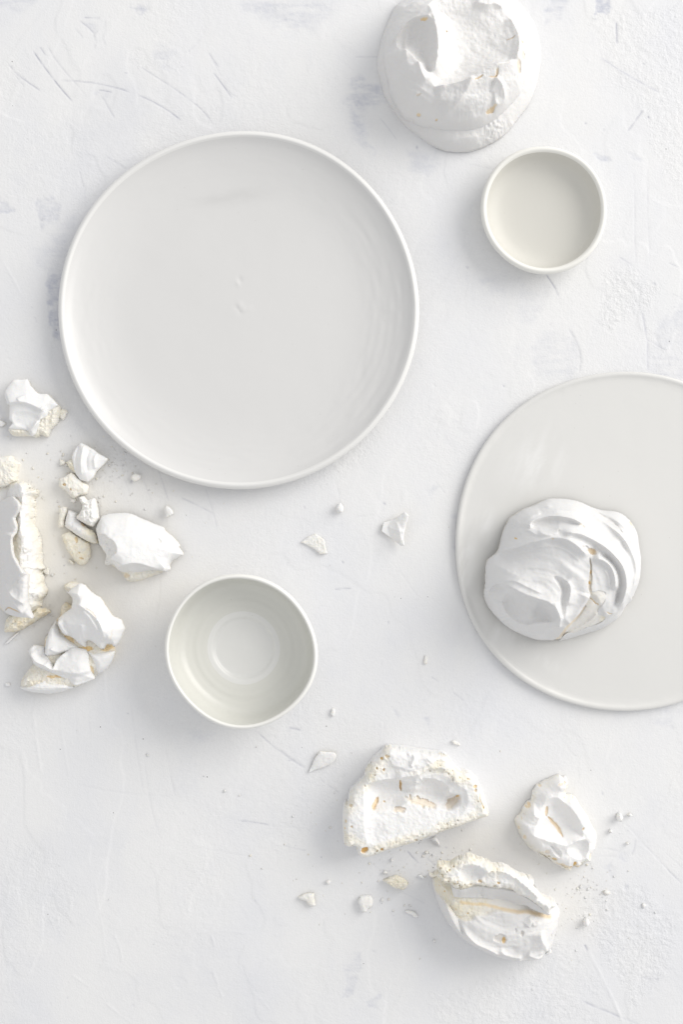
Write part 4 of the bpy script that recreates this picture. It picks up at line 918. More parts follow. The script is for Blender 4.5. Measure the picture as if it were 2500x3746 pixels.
cb = Sheet(zG([(105, 312), (150, 285), (130, 240), (150, 205), (240, 212), (290, 180), (350, 150), (430, 125), (520, 150), (620, 178), (668, 215), (720, 215), (820, 242), (880, 285), (960, 322), (1045, 348), (1050, 400), (1100, 470), (1150, 530), (1250, 560), (1255, 600), (1205, 640), (1185, 668), (1110, 602), (1040, 552), (980, 512), (910, 492), (850, 446), (760, 430), (720, 432), (560, 402), (500, 396), (400, 432), (300, 426), (262, 392), (240, 372), (180, 376), (150, 328)]), 2.2, jag=(3.0, 16), seed=35)
cb.dome(30, 26, 2, 58); cb.basin(zG([(350, 220), (450, 180), (560, 220), (560, 300), (480, 360), (390, 360), (330, 300)]), 26, 30); cb.bump(*zG([(500, 215)])[0], 60, 20, 12, 10); cb.fold(zG([(540, 270), (650, 235), (720, 240), (850, 300), (980, 400), (1100, 520)]), 18, 22, 10, .12)
cb.crumb = np.clip(.12+.55*sm((26-cb.d)/22)+.55*fbm(cb.X, cb.Y, 60, 3, 7), 0, .85)*np.clip(1.25-(cb.X-1600)/380, .25, 1); cb.foam(6, 13, np.clip(cb.crumb+.2, 0, 1)); cb.pores(40, cb.crumb, .3); cb.grain(3, 14)
p = zG([(708, 362)])[0]; cb.pit(p[0], p[1], 6, 5, 8, .6); p = zG([(530, 350)])[0]; cb.pit(p[0], p[1], 8, 6, 8, .4)
cb.edge_crumb = .3
cb.build('crumb_ridge', t, base=132, zref=180, rough=1.6, rumple=4.0)
f = Sheet(zG([(48, 320), (90, 318), (130, 290), (150, 310), (110, 345), (75, 345)]), 1.6, jag=(.8, 8), seed=37); f.dome(20, 12, 2, 30); f.crumb[:] = .5; f.build('crumb_lump', t)
for k, P in enumerate(([(1050, 1085), (1100, 1070), (1145, 1085), (1135, 1112), (1080, 1100)], [(1165, 1075), (1215, 1030), (1235, 1045), (1225, 1072), (1190, 1080)])):
    f = Sheet(zG(P), 1.6, jag=(.5, 8), seed=38+k); f.dome(8, 8, 2, 4); f.build('shell_tip', t, base=30, zref=40)

# ---- broken meringue by the glazed bowl
zE = zoom(0, 2000, 700)
c = zE([(580, 800)])[0]
t = empty('cracked_meringue', put(c[0], c[1]), 'crushed meringue split into white shell plates over yellow crumb beside the glazed bowl', 'meringue')
oE = zE([(510, 320), (560, 288), (640, 300), (700, 350), (770, 420), (860, 520), (930, 640), (960, 700), (950, 790), (925, 830), (935, 860), (905, 940), (855, 1005), (785, 1045), (765, 1085), (700, 1118), (600, 1158), (500, 1188), (400, 1203), (270, 1193), (180, 1168), (152, 1140), (165, 1090), (200, 1040), (240, 990), (272, 962), (300, 900), (350, 820), (355, 760), (380, 720), (420, 650), (440, 610), (480, 570), (490, 490), (520, 460), (585, 490), (590, 420), (540, 380)])
k = Sheet(oE, 2.4, jag=(2.6, 16), seed=41)
k.dome(60, 34, 1.8, 14); k.crumb[:] = .6; k.foam(5, 13); k.grain(2.5, 10)
k.amber = np.clip(.28*fbm(k.X, k.Y, 70, 2, 5), 0, .25)
for x, y, rx, ry, am in ((715, 830, 26, 10, .75), (880, 825, 22, 12, .6), (470, 640, 9, 18, .6), (570, 760, 22, 18, .55), (480, 550, 8, 10, .5), (755, 1010, 8, 20, .45), (450, 1060, 30, 5, .6), (355, 790, 5, 12, .6)):
    p = zE([(x, y)])[0]; k.pit(p[0], p[1], rx, ry, 3, am)
k.edge_crumb = .7
k.build('crumb_interior', t, zref=50, rough=1.5)
cap = Sheet(zE([(528, 350), (545, 378), (580, 345), (650, 300), (690, 312), (720, 345), (770, 385), (820, 412), (870, 482), (920, 562), (990, 602), (1015, 670), (990, 740), (960, 800), (928, 828), (905, 800), (870, 800), (835, 848), (800, 828), (765, 795), (725, 770), (695, 780), (690, 832), (640, 800), (600, 762), (560, 738), (520, 722), (490, 690), (468, 640), (464, 595), (520, 545), (575, 505), (592, 425)]), 2.2, jag=(1.3, 14), seed=43, soft=.2); cap.gain = 1.7
cap.dome(70, 75, 1.9, 34); cap.bump(*zE([(800, 560)])[0], 70, 60, 28)
cap.fold(zE([(640, 450), (720, 490), (790, 540), (840, 600), (868, 680), (870, 770)]), 14, 24, 9, .1); cap.fold(zE([(700, 500), (770, 570), (810, 640), (825, 700)]), 8, 6, 12); cap.slit(zE([(735, 495), (780, 520), (825, 570)]), 3, 4, .18)
cap.fold(zE([(480, 600), (520, 660), (560, 730)]), 12, 10, 18); cap.basin(zE([(500, 600), (540, 600), (580, 660), (590, 730), (540, 715), (500, 660)]), 12, 16)
cap.fold(zE([(700, 620), (690, 700), (695, 770)]), 6, 14, 8); cap.fold(zE([(930, 600), (925, 680), (900, 790)]), 8, 6, 20); cap.slit(zE([(940, 670), (925, 730), (908, 770)]), 1.5, 3, .2)
cap.swirl(*zE([(560, 620)])[0], 4, 22); cap.grain(1.3, 16); cap.grain(3, 50); cap.tilt(0.04, -0.10); cap.edge_crumb = .4
cap.build('shell_plate', t, base=52, thick=16, zref=110, rough=.9)
sp = Sheet(zE([(440, 610), (465, 640), (480, 700), (520, 740), (590, 790), (640, 828), (560, 850), (470, 890), (385, 905), (358, 890), (360, 800), (385, 715)]), 2.2, jag=(1.2, 12), seed=44)
sp.dome(50, 40, 2, 14); sp.fold(zE([(425, 650), (405, 760), (395, 890)]), 20, 30, 12, .05); sp.fold(zE([(420, 820), (480, 860), (560, 830)]), 12, 14, 8); sp.grain(2, 20); sp.edge_crumb = .3
sp.build('shell_plate', t, base=45, thick=18, zref=90)
mp_ = Sheet(zE([(225, 856), (240, 830), (265, 808), (350, 820), (368, 890), (400, 930), (440, 985), (470, 920), (560, 840), (590, 822), (640, 828), (700, 842), (722, 890), (728, 960), (745, 1040), (772, 1085), (690, 1120), (610, 1142), (560, 1100), (480, 1062), (390, 1025), (320, 1000), (270, 955), (252, 895)]), 2.2, jag=(1.0, 14), seed=45, soft=.25); mp_.gain = 1.5
mp_.dome(34, 50, 2, 24); mp_.fold(zE([(240, 850), (300, 930), (380, 965), (440, 1000), (470, 930), (550, 860)]), 16, 22, 8, .1); mp_.fold(zE([(270, 815), (330, 880), (400, 950)]), -12, 14, 14)
mp_.lift(zE([(320, 990), (480, 1050), (620, 1130), (770, 1080), (740, 1030), (600, 1050)]), -16, 10); mp_.grain(1.5, 14); mp_.grain(3, 44); mp_.edge_crumb = .2
mp_.build('shell_plate', t, base=50, thick=18, zref=85)
rp = Sheet(zE([(705, 850), (760, 875), (850, 862), (935, 857), (912, 940), (862, 1008), (792, 1048), (770, 990), (745, 900)]), 2.2, jag=(1.0, 12), seed=46); rp.dome(34, 30, 2, 10); rp.tilt(-.05, -.3); rp.grain(2, 24); rp.edge_crumb = .3
rp.build('shell_plate', t, base=48, thick=18, zref=75)
bp = Sheet(zE([(152, 1148), (220, 1130), (330, 1060), (370, 1040), (450, 1068), (530, 1100), (605, 1142), (600, 1158), (500, 1190), (400, 1206), (270, 1196), (180, 1172)]), 2.2, jag=(.8, 20), seed=47); bp.dome(46, 40, 2, 8)
for q in (0, 1, 2): bp.fold(zE([(200+40*q, 1150-18*q), (340+20*q, 1165-18*q), (460+20*q, 1160-16*q), (580, 1140-8*q)]), 7, 5, 8, .12)
bp.grain(1.5, 14); bp.build('shell_plate', t, base=24, thick=24, zref=45)

# ---- large shell piece cut by the left edge of the photograph
zD = zoom(0, 1600, 250, 734)
c = zD([(60, 1300)])[0]
t = empty('domed_meringue_piece', put(c[0], c[1]), 'big grey-shaded meringue dome with ragged white crumb edge and pointed crumb foot', 'meringue piece')
k = Sheet(zD([(60, 492), (165, 472), (210, 465), (265, 490), (280, 540), (350, 555), (365, 590), (350, 620), (322, 650), (330, 690), (320, 760), (335, 820), (320, 880), (330, 960), (370, 1020), (400, 1140), (402, 1260), (405, 1360), (440, 1422), (395, 1440), (420, 1500), (430, 1590), (460, 1660), (440, 1720), (388, 1770), (390, 1820), (300, 1900), (150, 1920), (0, 1900), (-250, 1760), (-420, 1500), (-450, 1150), (-330, 800), (-150, 580)]), 2.6, jag=(3.5, 16), seed=51)
k.dome(130, 60, 2.0, 16); k.crumb[:] = .05+.5*sm((22-k.d)/20); k.foam(6, 14); k.grain(3, 14); k.edge_crumb = .45
k.fold(zD([(240, 780), (250, 900), (300, 1050), (330, 1250)]), 12, 20, 26); k.bump(*zD([(250, 830)])[0], 12, 22, -10)
dx_ = np.clip(zD([(260, 0)])[0][0]-k.X, 0, None); k.Z = np.minimum(k.Z, np.maximum(12, 150-.5*dx_-.0085*dx_**2-.0005*(k.Y-2060)**2))
k.build('crumb_interior', t, zref=100, rough=1.6, rumple=5.0)
sh = Sheet(zD([(-60, 660), (20, 640), (80, 632), (150, 680), (190, 735), (165, 790), (115, 870), (150, 950), (135, 1040), (122, 1100), (140, 1240), (215, 1365), (292, 1470), (292, 1600), (286, 1770), (310, 1860), (335, 1955), (280, 1940), (170, 1935), (0, 1905), (-250, 1740), (-400, 1480), (-430, 1150), (-320, 830), (-170, 690)]), 2.4, jag=(1.6, 14), seed=53)
sh.gain = 1.6; sh.dome(14, 30, 2.0, 205); dx_ = np.clip(zD([(260, 0)])[0][0]-sh.X, 0, None); sh.Z -= .35*dx_+.0065*dx_**2; sh.Z -= .0011*(sh.Y-2060)**2*.35; sh.grain(10, 90); sh.fold(zD([(130, 1020), (122, 1120), (150, 1260), (220, 1370), (290, 1480)]), 26, 12, 34, .08)
sh.fold(zD([(0, 1570), (60, 1660), (150, 1790), (250, 1900)]), 12, 20, 8, .06); sh.fold(zD([(70, 1640), (150, 1720), (280, 1790)]), 9, 14, 8); sh.foam(3.5, 18, .6); sh.grain(2.5, 20)
sh.slit(zD([(0, 1870), (30, 1850), (60, 1840), (130, 1860), (210, 1880)]), 2.4, 6, .55)
sh.build('shell', t, base=0, thick=30, zref=205, mat=M_MER)
ft = Sheet(zD([(80, 1930), (160, 1880), (290, 1880), (390, 1822), (440, 1835), (500, 1845), (532, 1880), (500, 1905), (430, 1945), (340, 1998), (240, 2060), (180, 2085), (120, 2095), (40, 2097), (28, 2062), (40, 2010), (55, 1952)]), 2.2, jag=(1.8, 12), seed=55); ft.dome(44, 26, 2, 12); ft.crumb[:] = .85; ft.foam(7, 16); ft.grain(3, 12); ft.amber = np.clip(.3*fbm(ft.X, ft.Y, 40, 2, 2), 0, .18); ft.edge_crumb = .8
ft.build('crumb_foot', t, zref=40, rough=1.5)

# ---- other pieces on the left
zC = zoom(0, 1350, 450)
t = empty('curled_meringue_shard', put(*zC([(400, 500)])[0]), 'angular meringue shell piece with curled groove, beside the large plate', 'meringue piece')
oC = zC([(165, 145), (215, 132), (250, 140), (350, 130), (385, 210), (450, 280), (500, 320), (600, 318), (660, 370), (755, 470), (765, 540), (740, 620), (715, 700), (640, 780), (600, 870), (510, 830), (490, 860), (430, 870), (380, 850), (250, 855), (150, 845), (95, 790), (90, 750), (160, 690), (115, 640), (120, 460), (90, 455), (70, 380), (50, 310), (100, 230)])
k = Sheet(oC, 2.0, jag=(1.8, 12), seed=61); k.dome(34, 18, 2, 8); k.crumb[:] = .55; k.foam(5, 14); k.grain(2, 10); k.edge_crumb = .6
k.build('crumb_interior', t, zref=30, rough=1.2)
s2 = Sheet(zC([(165, 145), (215, 132), (250, 140), (350, 130), (385, 210), (450, 280), (500, 320), (600, 318), (660, 370), (740, 460), (700, 490), (620, 540), (600, 600), (520, 650), (500, 730), (450, 830), (400, 860), (365, 790), (280, 770), (200, 770), (100, 760), (160, 690), (115, 640), (120, 460), (90, 455), (70, 380), (50, 310), (100, 230)]), 2.0, jag=(.9, 12), seed=62, soft=.15); s2.gain = 1.5
s2.dome(12, 40, 2, 18); s2.fold(zC([(115, 452), (180, 430), (250, 425), (360, 440), (480, 490), (570, 540)]), 13, 30, 5, .06); s2.fold(zC([(380, 340), (300, 360), (230, 400)]), 6, 16, 5)
s2.fold(zC([(570, 470), (575, 550), (540, 600), (520, 660), (460, 730), (370, 800)]), 10, 5, 14, .1); s2.basin(zC([(180, 560), (320, 540), (460, 580), (510, 630), (470, 700), (380, 760), (260, 740), (170, 680)]), 7, 22); s2.fold(zC([(500, 660), (440, 760), (400, 830)]), 6, 4, 8)
s2.grain(1, 20); s2.build('shell', t, base=24, thick=10, zref=40, rough=.6)

def lump(name, P, label, cat, seed, h=30, R=22, crumb=.6, amber=(), foam=6, jag=(1.8, 12), step=2.0, zref=None, group=None, base=0.0, thick=None, tilt=(0, 0), extra=None):
    s = Sheet(P, step, jag=jag, seed=seed, soft=.2); s.dome(h*.45, R, 2, h*.55); s.crumb[:] = crumb
    if foam: s.foam(foam*.6, 17)
    s.grain(1.4, 10); s.tilt(*tilt)
    for x, y, rx, ry, am in amber: s.pit(x, y, rx, ry, 5, am)
    if extra: extra(s)
    s.edge_crumb = crumb
    o = s.build(name, None, base=base, thick=thick, zref=zref, rough=1.2 if crumb > .3 else .5)
    return tag(o, label, cat, group)

lump('meringue_chunk', zC([(-100, 1150), (0, 1110), (130, 1100), (160, 1150), (235, 1195), (210, 1260), (195, 1320), (190, 1420), (100, 1480), (0, 1510), (-120, 1500)]), 'cream crumb chunk touching the tip of the big meringue dome', 'meringue piece', 65, 55, 26, .5)
t = empty('ribbed_meringue_shard', put(*zC([(1120, 1200)])[0]), 'ribbed white shell shard against the large plate, beside yellow crumb', 'meringue piece')
k = Sheet(zC([(838, 1185), (910, 1140), (960, 1180), (1000, 1320), (1040, 1410), (960, 1345), (890, 1275)]), 2, jag=(1.8, 10), seed=66); k.dome(30, 20, 2, 10); k.crumb[:] = .8; k.foam(5, 14); k.edge_crumb = .8; k.build('crumb_interior', t, zref=30)
s3 = Sheet(zC([(1030, 940), (1100, 970), (1200, 1030), (1250, 1075), (1380, 1145), (1300, 1230), (1220, 1310), (1190, 1380), (1120, 1440), (1020, 1410), (960, 1340), (930, 1230), (910, 1110), (960, 1010)]), 2, jag=(1, 10), seed=67, soft=.12)
s3.dome(22, 60, 2, 26)
for q, x in enumerate((985, 1060, 1130, 1230)): s3.fold(zC([(x+20, 960+60*(q > 1)+40*(q > 2)), (x-20, 1150), (x-10, 1400-40*q)]), 6 if q % 2 else -6, 8, 5, .1)
s3.grain(1.2, 20); s3.edge_crumb = .3; s3.build('shell', t, base=12, thick=14, zref=40)
p = [tuple(zC([(818, 1470)])[0])+(6, 5, .6), tuple(zC([(897, 1530)])[0])+(3, 4, .6)]
lump('meringue_chunk', zC([(740, 1400), (820, 1360), (900, 1320), (1000, 1400), (1040, 1440), (1110, 1480), (1100, 1590), (1000, 1610), (940, 1650), (880, 1620), (830, 1550), (740, 1490)]), 'small cream crumb chunk with two yellow pits below the ribbed shard', 'meringue piece', 68, 46, 26, .5, p)
zN = zoom(200, 1800, 500)
t = empty('meringue_cluster_piece', put(*zN([(300, 330)])[0]), 'white crumb lump fused to a pale shell shard beside the smooth shell', 'meringue piece')
k = Sheet(zN([(150, 205), (250, 240), (240, 300), (300, 350), (360, 400), (460, 470), (492, 600), (440, 590), (380, 570), (240, 490), (160, 430), (108, 390), (115, 320)]), 2, jag=(1.2, 10), seed=71, soft=.15); k.dome(30, 24, 2, 12); k.crumb[:] = np.clip((k.X-290)/40, 0, .8); k.foam(3, 16); k.pit(*zN([(320, 370)])[0], 10, 5, 5, .5, 45); k.edge_crumb = .4; k.build('shell', t, base=8, zref=35)
k = Sheet(zN([(270, 60), (320, 45), (370, 90), (440, 65), (470, 100), (480, 170), (490, 240), (500, 310), (450, 380), (430, 400), (370, 380), (300, 340), (240, 310), (235, 280), (290, 230), (310, 150), (290, 120)]), 2, jag=(1.8, 12), seed=72); k.dome(48, 26, 2, 18); k.crumb[:] = .15; k.foam(8, 18); k.grain(2, 10); k.edge_crumb = .3; k.build('crumb_interior', t, base=10, zref=50)
lump('meringue_chunk', zN([(70, 490), (165, 450), (220, 490), (290, 540), (380, 580), (410, 680), (400, 750), (350, 830), (270, 835), (200, 770), (130, 650), (90, 560)]), 'yellowish crumb slice with a pale shell edge left of the smooth shell', 'meringue piece', 73, 30, 20, .85, [tuple(zN([(245, 550)])[0])+(5, 12, .45), tuple(zN([(280, 695)])[0])+(4, 4, .35), tuple(zN([(310, 760)])[0])+(8, 4, .4)])
lump('meringue_chunk', zN([(45, 190), (90, 165), (135, 170), (130, 230), (105, 330), (100, 400), (50, 415), (30, 390)]), 'narrow upright cream sliver beside the pale fused shard', 'meringue piece', 74, 34, 14, .5)
t = empty('smooth_meringue_shell', put(*zN([(960, 600)])[0]), 'smooth white domed shell piece with a curled dent and cream crumb beneath', 'meringue piece')
k = Sheet(zN([(620, 420), (1000, 380), (1240, 440), (1330, 540), (1400, 640), (1330, 790), (1230, 905), (1220, 930), (1130, 965), (1010, 1010), (880, 1035), (800, 1010), (768, 930), (690, 868), (630, 838), (600, 640)]), 2.4, jag=(2.4, 14), seed=76); k.dome(44, 24, 2, 10); k.crumb[:] = .55; k.foam(8, 17); k.pit(*zN([(830, 960)])[0], 12, 9, 5, .3); k.edge_crumb = .6; k.build('crumb_interior', t, zref=40, rough=1.4)
s4 = Sheet(zN([(520, 280), (600, 250), (780, 238), (870, 250), (1000, 310), (1160, 375), (1240, 405), (1250, 440), (1350, 520), (1425, 610), (1415, 640), (1470, 715), (1400, 760), (1330, 800), (1305, 840), (1315, 890), (1275, 920), (1220, 900), (1100, 915), (880, 945), (780, 930), (710, 905), (690, 870), (640, 835), (570, 850), (553, 830), (570, 720), (530, 650), (490, 590), (470, 500), (450, 430), (480, 350)]), 2.2, jag=(.7, 16), seed=77, soft=.25); s4.gain = 1.8
s4.dome(62, 80, 2, 16); s4.bump(*zN([(950, 560)])[0], 90, 60, 20)
s4.fold(zN([(505, 478), (560, 478), (610, 490), (640, 520), (700, 555), (738, 610), (745, 660), (730, 695), (680, 735), (650, 790)]), 18, 45, 5, .08, 1.2)
s4.basin(zN([(500, 490), (600, 500), (680, 555), (730, 620), (720, 680), (660, 740), (600, 800), (560, 780), (560, 700), (510, 600)]), 20, 20); s4.fold(zN([(580, 580), (590, 640), (630, 670)]), 6, 5, 10); s4.bump(*zN([(630, 600)])[0], 14, 10, 6)
s4.fold(zN([(715, 900), (780, 850), (880, 815), (980, 812), (1100, 850), (1200, 890), (1285, 918)]), 20, 45, 5, .06, 1.2)
s4.fold(zN([(1180, 535), (1205, 550), (1222, 585)]), -4, 4, 6)
s4.grain(1.2, 12); s4.grain(2.5, 60); s4.edge_crumb = .35; s4.pit(*zN([(725, 690)])[0], 4, 4, 4, .3)
s4.build('shell', t, base=14, thick=14, zref=70, rough=.6)

# ---- single flakes and crumbs
zM = zoom(1000, 1750, 700, 1495); zQ = zoom(1050, 3050, 600); zR = zoom(2050, 2850, 450, 1180); zT = zoom(400, 1680, 400)
def ell(z, x, y, rx, ry, n=8, seed=0):
    r = np.random.default_rng(seed); a = np.linspace(0, 2*math.pi, n, endpoint=False)
    return z([(x+rx*math.cos(q)*r.uniform(.75, 1.15), y+ry*math.sin(q)*r.uniform(.75, 1.15)) for q in a])
def ribs(s):
    p = zM([(1020, 270), (930, 360), (870, 400)]); s.fold(zM([(960, 330), (985, 400), (1005, 500)]), 5, 6, 12); s.fold(zM([(890, 370), (950, 400), (1030, 420)]), 4, 8, 8)
FL = [
    ('meringue_flake', zM([(1030, 262), (1060, 290), (1045, 340), (1030, 400), (1020, 470), (1028, 525), (1000, 528), (900, 450), (848, 412), (865, 348), (940, 320)]), 'fan-shaped white flake standing alone between the plate and the platter', 22, 26, .0, (.55, 0), 26, ribs),
    ('meringue_flake', zM([(215, 500), (270, 455), (330, 432), (400, 480), (415, 560), (425, 585), (370, 595), (330, 560), (280, 530)]), 'flat pale flake with bumpy back, above the glazed bowl', 10, 8, .25, (.1, 0), 6, None),
    ('meringue_flake', zM([(525, 190), (555, 230), (540, 268), (515, 268), (490, 235), (500, 205)]), 'tiny pentagonal chip below the large plate', 26, 10, .0, (0, 0), 10, None),
    ('meringue_flake', zM([(365, 2135), (430, 2140), (470, 2138), (497, 2165), (470, 2220), (400, 2260), (320, 2285), (275, 2305), (300, 2245), (325, 2185)]), 'leaf-shaped white flake left of the halved meringue', 14, 18, .0, (.1, -.15), 8, None),
    ('meringue_flake', zM([(1190, 1382), (1208, 1410), (1200, 1455), (1178, 1450), (1182, 1410)]), 'tiny upright chip on bare plaster left of the platter', 10, 6, .25, (0, 0), 0, None),
    ('meringue_flake', zM([(460, 1800), (485, 1800), (485, 1835), (470, 1865), (448, 1840)]), 'small chip below right of the glazed bowl', 12, 8, .0, (0, 0), 0, None),
    ('meringue_flake', zM([(1390, 2050), (1420, 2045), (1455, 2065), (1465, 2090), (1420, 2080)]), 'curved pale chip just above the halved meringue', 10, 6, .2, (0, 0), 0, None),
    ('meringue_flake', zQ([(105, 620), (160, 585), (210, 572), (258, 575), (262, 620), (275, 690), (240, 705), (205, 680), (190, 650), (150, 640)]), 'hooked white flake with a cream inside, on open plaster', 20, 12, .3, (.1, 0), 4, None),
    ('meringue_crumb', zQ([(680, 650), (700, 610), (760, 600), (810, 605), (825, 640), (820, 700), (780, 720), (760, 760), (720, 755), (700, 715), (690, 680)]), 'knobbly white crumb below the yellowish crumb', 30, 14, .12, (0, 0), 0, None),
    ('meringue_crumb', zQ([(920, 455), (1000, 420), (1060, 402), (1100, 430), (1165, 470), (1150, 510), (1120, 538), (1060, 530), (1000, 510), (960, 480)]), 'yellowish wedge crumb between the halved and the oval meringues', 30, 14, .9, (0, 0), 0, None),
    ('meringue_flake', zQ([(1128, 740), (1170, 738), (1220, 745), (1250, 780), (1258, 805), (1215, 800), (1200, 780), (1150, 760)]), 'thin notched splinter left of the oval meringue', 12, 6, .05, (0, 0), 0, None),
    ('meringue_crumb', zQ([(375, 455), (400, 443), (422, 465), (405, 488), (378, 478)]), 'round white crumb above the hooked flake', 14, 8, .1, (0, 0), 0, None),
    ('meringue_flake', zQ([(1250, 402), (1280, 392), (1312, 420), (1300, 430), (1270, 415)]), 'small slanted chip by the left end of the oval meringue', 8, 5, .0, (0, 0), 0, None),
    ('meringue_crumb', ell(zR, 582, 375, 30, 42, 8, 1), 'largest of the white crumbs right of the pear-shaped fragment', 34, 12, .0, (0, 0), 0, None),
    ('meringue_flake', zR([(650, 345), (672, 328), (712, 356), (660, 362)]), 'small triangular chip beside the largest crumb right of the pear-shaped fragment', 16, 6, .0, (0, 0), 6, None),
    ('meringue_flake', zR([(490, 478), (512, 520), (470, 512)]), 'pointed chip nearest the pear-shaped fragment', 18, 6, .0, (0, 0), 0, None),
    ('meringue_flake', zR([(635, 616), (672, 608), (676, 626), (650, 630)]), 'thin chip over the rough blue-grey stain', 14, 5, .0, (0, 0), 4, None),
    ('meringue_crumb', ell(zR, 260, 1385, 27, 44, 8, 4), 'oval white crumb right of the oval meringue', 30, 12, .0, (0, 0), 0, None),
    ('meringue_crumb', zT([(300, 250), (315, 225), (350, 200), (400, 208), (440, 215), (445, 270), (400, 310), (350, 318), (310, 295)]), 'rounded cream crumb close under the large plate', 26, 12, .25, (0, 0), 0, None),
    ('meringue_flake', zT([(785, 680), (805, 658), (850, 680), (910, 745), (905, 800), (850, 820), (798, 840), (800, 780), (780, 720)]), 'small upright flake between the large plate and the smooth shell', 26, 12, .05, (.2, 0), 14, None),
    ('meringue_flake', zD([(45, 2212), (160, 2110), (195, 2085), (196, 2108), (80, 2216), (50, 2222)]), 'thin white stick under the pointed crumb foot', 8, 5, .0, (0, 0), 0, None),
    ('meringue_crumb', zD([(445, 1430), (500, 1400), (527, 1410), (520, 1480), (480, 1470)]), 'triangular cream crumb right of the big meringue dome', 14, 8, .4, (0, 0), 0, None),
    ('meringue_crumb', zD([(318, 678), (380, 676), (386, 700), (350, 735), (320, 732)]), 'pale crumb at the upper edge of the big meringue dome', 20, 9, .4, (0, 0), 0, None),
    ('meringue_flake', zE([(38, 1118), (75, 1116), (82, 1145), (40, 1146)]), 'square chip beside the foot of the crushed meringue', 9, 6, .0, (0, 0), 0, None),
    ('meringue_flake', zC([(-30, 640), (0, 650), (70, 690), (30, 735), (-30, 732)]), 'white wedge chip beside the curled shell piece', 14, 8, .0, (0, 0), 4, None),
    ('meringue_crumb', zC([(772, 508), (830, 515), (862, 535), (830, 590), (800, 655), (752, 600)]), 'cream crumb touching the tip of the curled shell piece', 18, 9, .6, (0, 0), 0, None),
    ('meringue_crumb', zC([(755, 1165), (800, 1160), (835, 1195), (765, 1238)]), 'small cream crumb left of the ribbed shard', 16, 8, .4, (0, 0), 0, None),
    ('meringue_crumb', zC([(890, 1655), (940, 1640), (970, 1680), (930, 1712), (895, 1690)]), 'little white crumb between the yellow-pitted chunk and the fused shard', 20, 8, .15, (0, 0), 0, None),
    ('meringue_crumb', zN([(155, 775), (190, 780), (225, 815), (205, 832), (170, 812)]), 'tiny yellow crumb under the yellowish crumb slice', 14, 7, .75, (0, 0), 0, None),
    ('meringue_crumb', ell(zQ, 912, 632, 13, 18, 7, 8), 'tiny oval crumb right of the knobbly white crumb', 10, 6, .1, (0, 0), 0, None),
    ('meringue_crumb', ell(zQ, 940, 370, 22, 18, 7, 9), 'small crumb on the scratch above the yellowish wedge crumb', 12, 6, .15, (0, 0), 0, None),
    ('meringue_crumb', ell(zQ, 1335, 182, 16, 15, 7, 10), 'round cream crumb in the dust below the halved meringue', 12, 6, .4, (0, 0), 0, None),
    ('meringue_crumb', ell(zQ, 1006, 255, 12, 22, 7, 11), 'narrow white crumb under the lower edge of the halved meringue', 10, 5, .05, (0, 0), 0, None),
    ('meringue_crumb', ell(zQ, 1412, 1030, 14, 20, 7, 12), 'tiny crumb left of the smooth side of the oval meringue', 10, 5, .05, (0, 0), 0, None),
]
for i, (nm, P, lab, h, R, cr, tl, bs_, ex) in enumerate(FL):
    big = (P.max(0)-P.min(0)).max() > 60
    th = 9 if bs_ > 3 else None
    s = Sheet(P, 1.8 if big else 1.4, jag=(.9 if cr < .2 else 1.5, 9), seed=100+i, soft=.12); s.dome(h*.4, R, 2, h*.6); s.crumb[:] = cr
    s.foam(.8+4*cr, 11); s.grain(.8, 12); s.tilt(*tl); s.edge_crumb = cr
    if ex: ex(s)
    o = s.build(nm, None, base=bs_*.5, thick=th, rough=.6)
    tag(o, lab, 'flake' if 'flake' in nm else 'crumb', GRP_F if 'flake' in nm else 'loose meringue crumbs on the plaster')

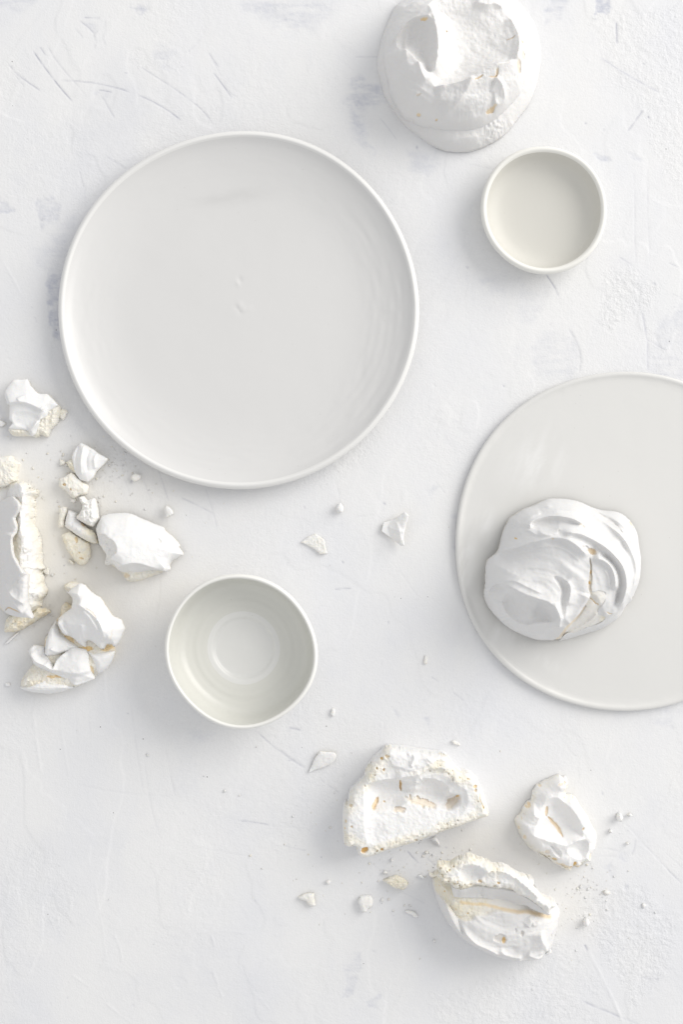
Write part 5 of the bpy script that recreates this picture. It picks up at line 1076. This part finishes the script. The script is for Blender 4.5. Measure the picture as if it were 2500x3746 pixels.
# ---- sugar dust and specks, too small and too many to count
def specks():
    r = np.random.default_rng(3); V = []; F = []; cr = []
    ico = np.array([(0, 0, 1), (.89, 0, .45), (.28, .85, .45), (-.72, .53, .45), (-.72, -.53, .45), (.28, -.85, .45), (.72, .53, -.3), (-.28, .85, -.3), (-.89, 0, -.3), (-.28, -.85, -.3), (.72, -.53, -.3)])
    fc_ = [(0, 1, 2), (0, 2, 3), (0, 3, 4), (0, 4, 5), (0, 5, 1), (1, 6, 2), (2, 6, 7), (2, 7, 3), (3, 7, 8), (3, 8, 4), (4, 8, 9), (4, 9, 5), (5, 9, 10), (5, 10, 1), (1, 10, 6)]
    clusters = [(400, 1690, 70, 45, 260, 2.0), (330, 1760, 110, 110, 180, 2.4), (150, 1740, 120, 90, 90, 2.6), (190, 2100, 90, 140, 60, 2.4), (480, 1850, 120, 90, 70, 2.2), (1560, 3130, 90, 55, 260, 2.0), (1480, 3180, 170, 80, 120, 2.3), (1300, 3260, 170, 130, 50, 2.6), (2140, 3240, 45, 55, 160, 2.2), (2100, 3300, 100, 90, 110, 2.3), (2200, 3400, 150, 150, 60, 2.2), (1930, 3130, 130, 60, 60, 2.0), (1150, 2980, 130, 120, 50, 2.6), (500, 3000, 420, 350, 22, 3.0), (1300, 2560, 420, 420, 24, 2.4), (190, 2230, 45, 60, 90, 2.0), (40, 1560, 40, 120, 26, 4.0), (1340, 2900, 60, 120, 40, 2.2), (700, 1900, 160, 90, 30, 2.0)]
    for cx, cy, sx, sy, n, sz in clusters:
        for _ in range(int(n*.5)):
            x, y = r.normal(cx, sx), r.normal(cy, sy); q = sz*np.exp(r.normal(0, .6))*.75
            if x < 5 or x > 2495: continue
            if np.hypot(x-pc[0], y-pc[1]) < 668 or np.hypot(x-bc[0], y-bc[1]) < 290: continue
            a = r.uniform(0, 6.28); R = np.array([[math.cos(a), -math.sin(a)], [math.sin(a), math.cos(a)]])
            v = ico*np.array([q*r.uniform(.8, 1.6), q, q*.5])*r.uniform(.75, 1.2, (11, 1)); v[:, :2] = v[:, :2]@R.T
            b = sum(len(k) for k in V)
            V.append(np.column_stack([(v[:, 0]+x-CX)*S, (CY-v[:, 1]-y)*S, (v[:, 2]+q*.15)*S])); F += [(i+b, k+b, j+b) for i, j, k in fc_]
            cr += [r.choice([0, 0, .3, .6])]*11
    V = np.vstack(V)
    o = make_mesh('sugar_dust', V, np.array(F), M_MER, loc=(0, 0, 0), attrs={'crumb': cr, 'amber': np.zeros(len(cr))})
    tag(o, 'fine white sugar dust and meringue specks sprinkled over the plaster', 'sugar dust', kind='stuff')
specks()
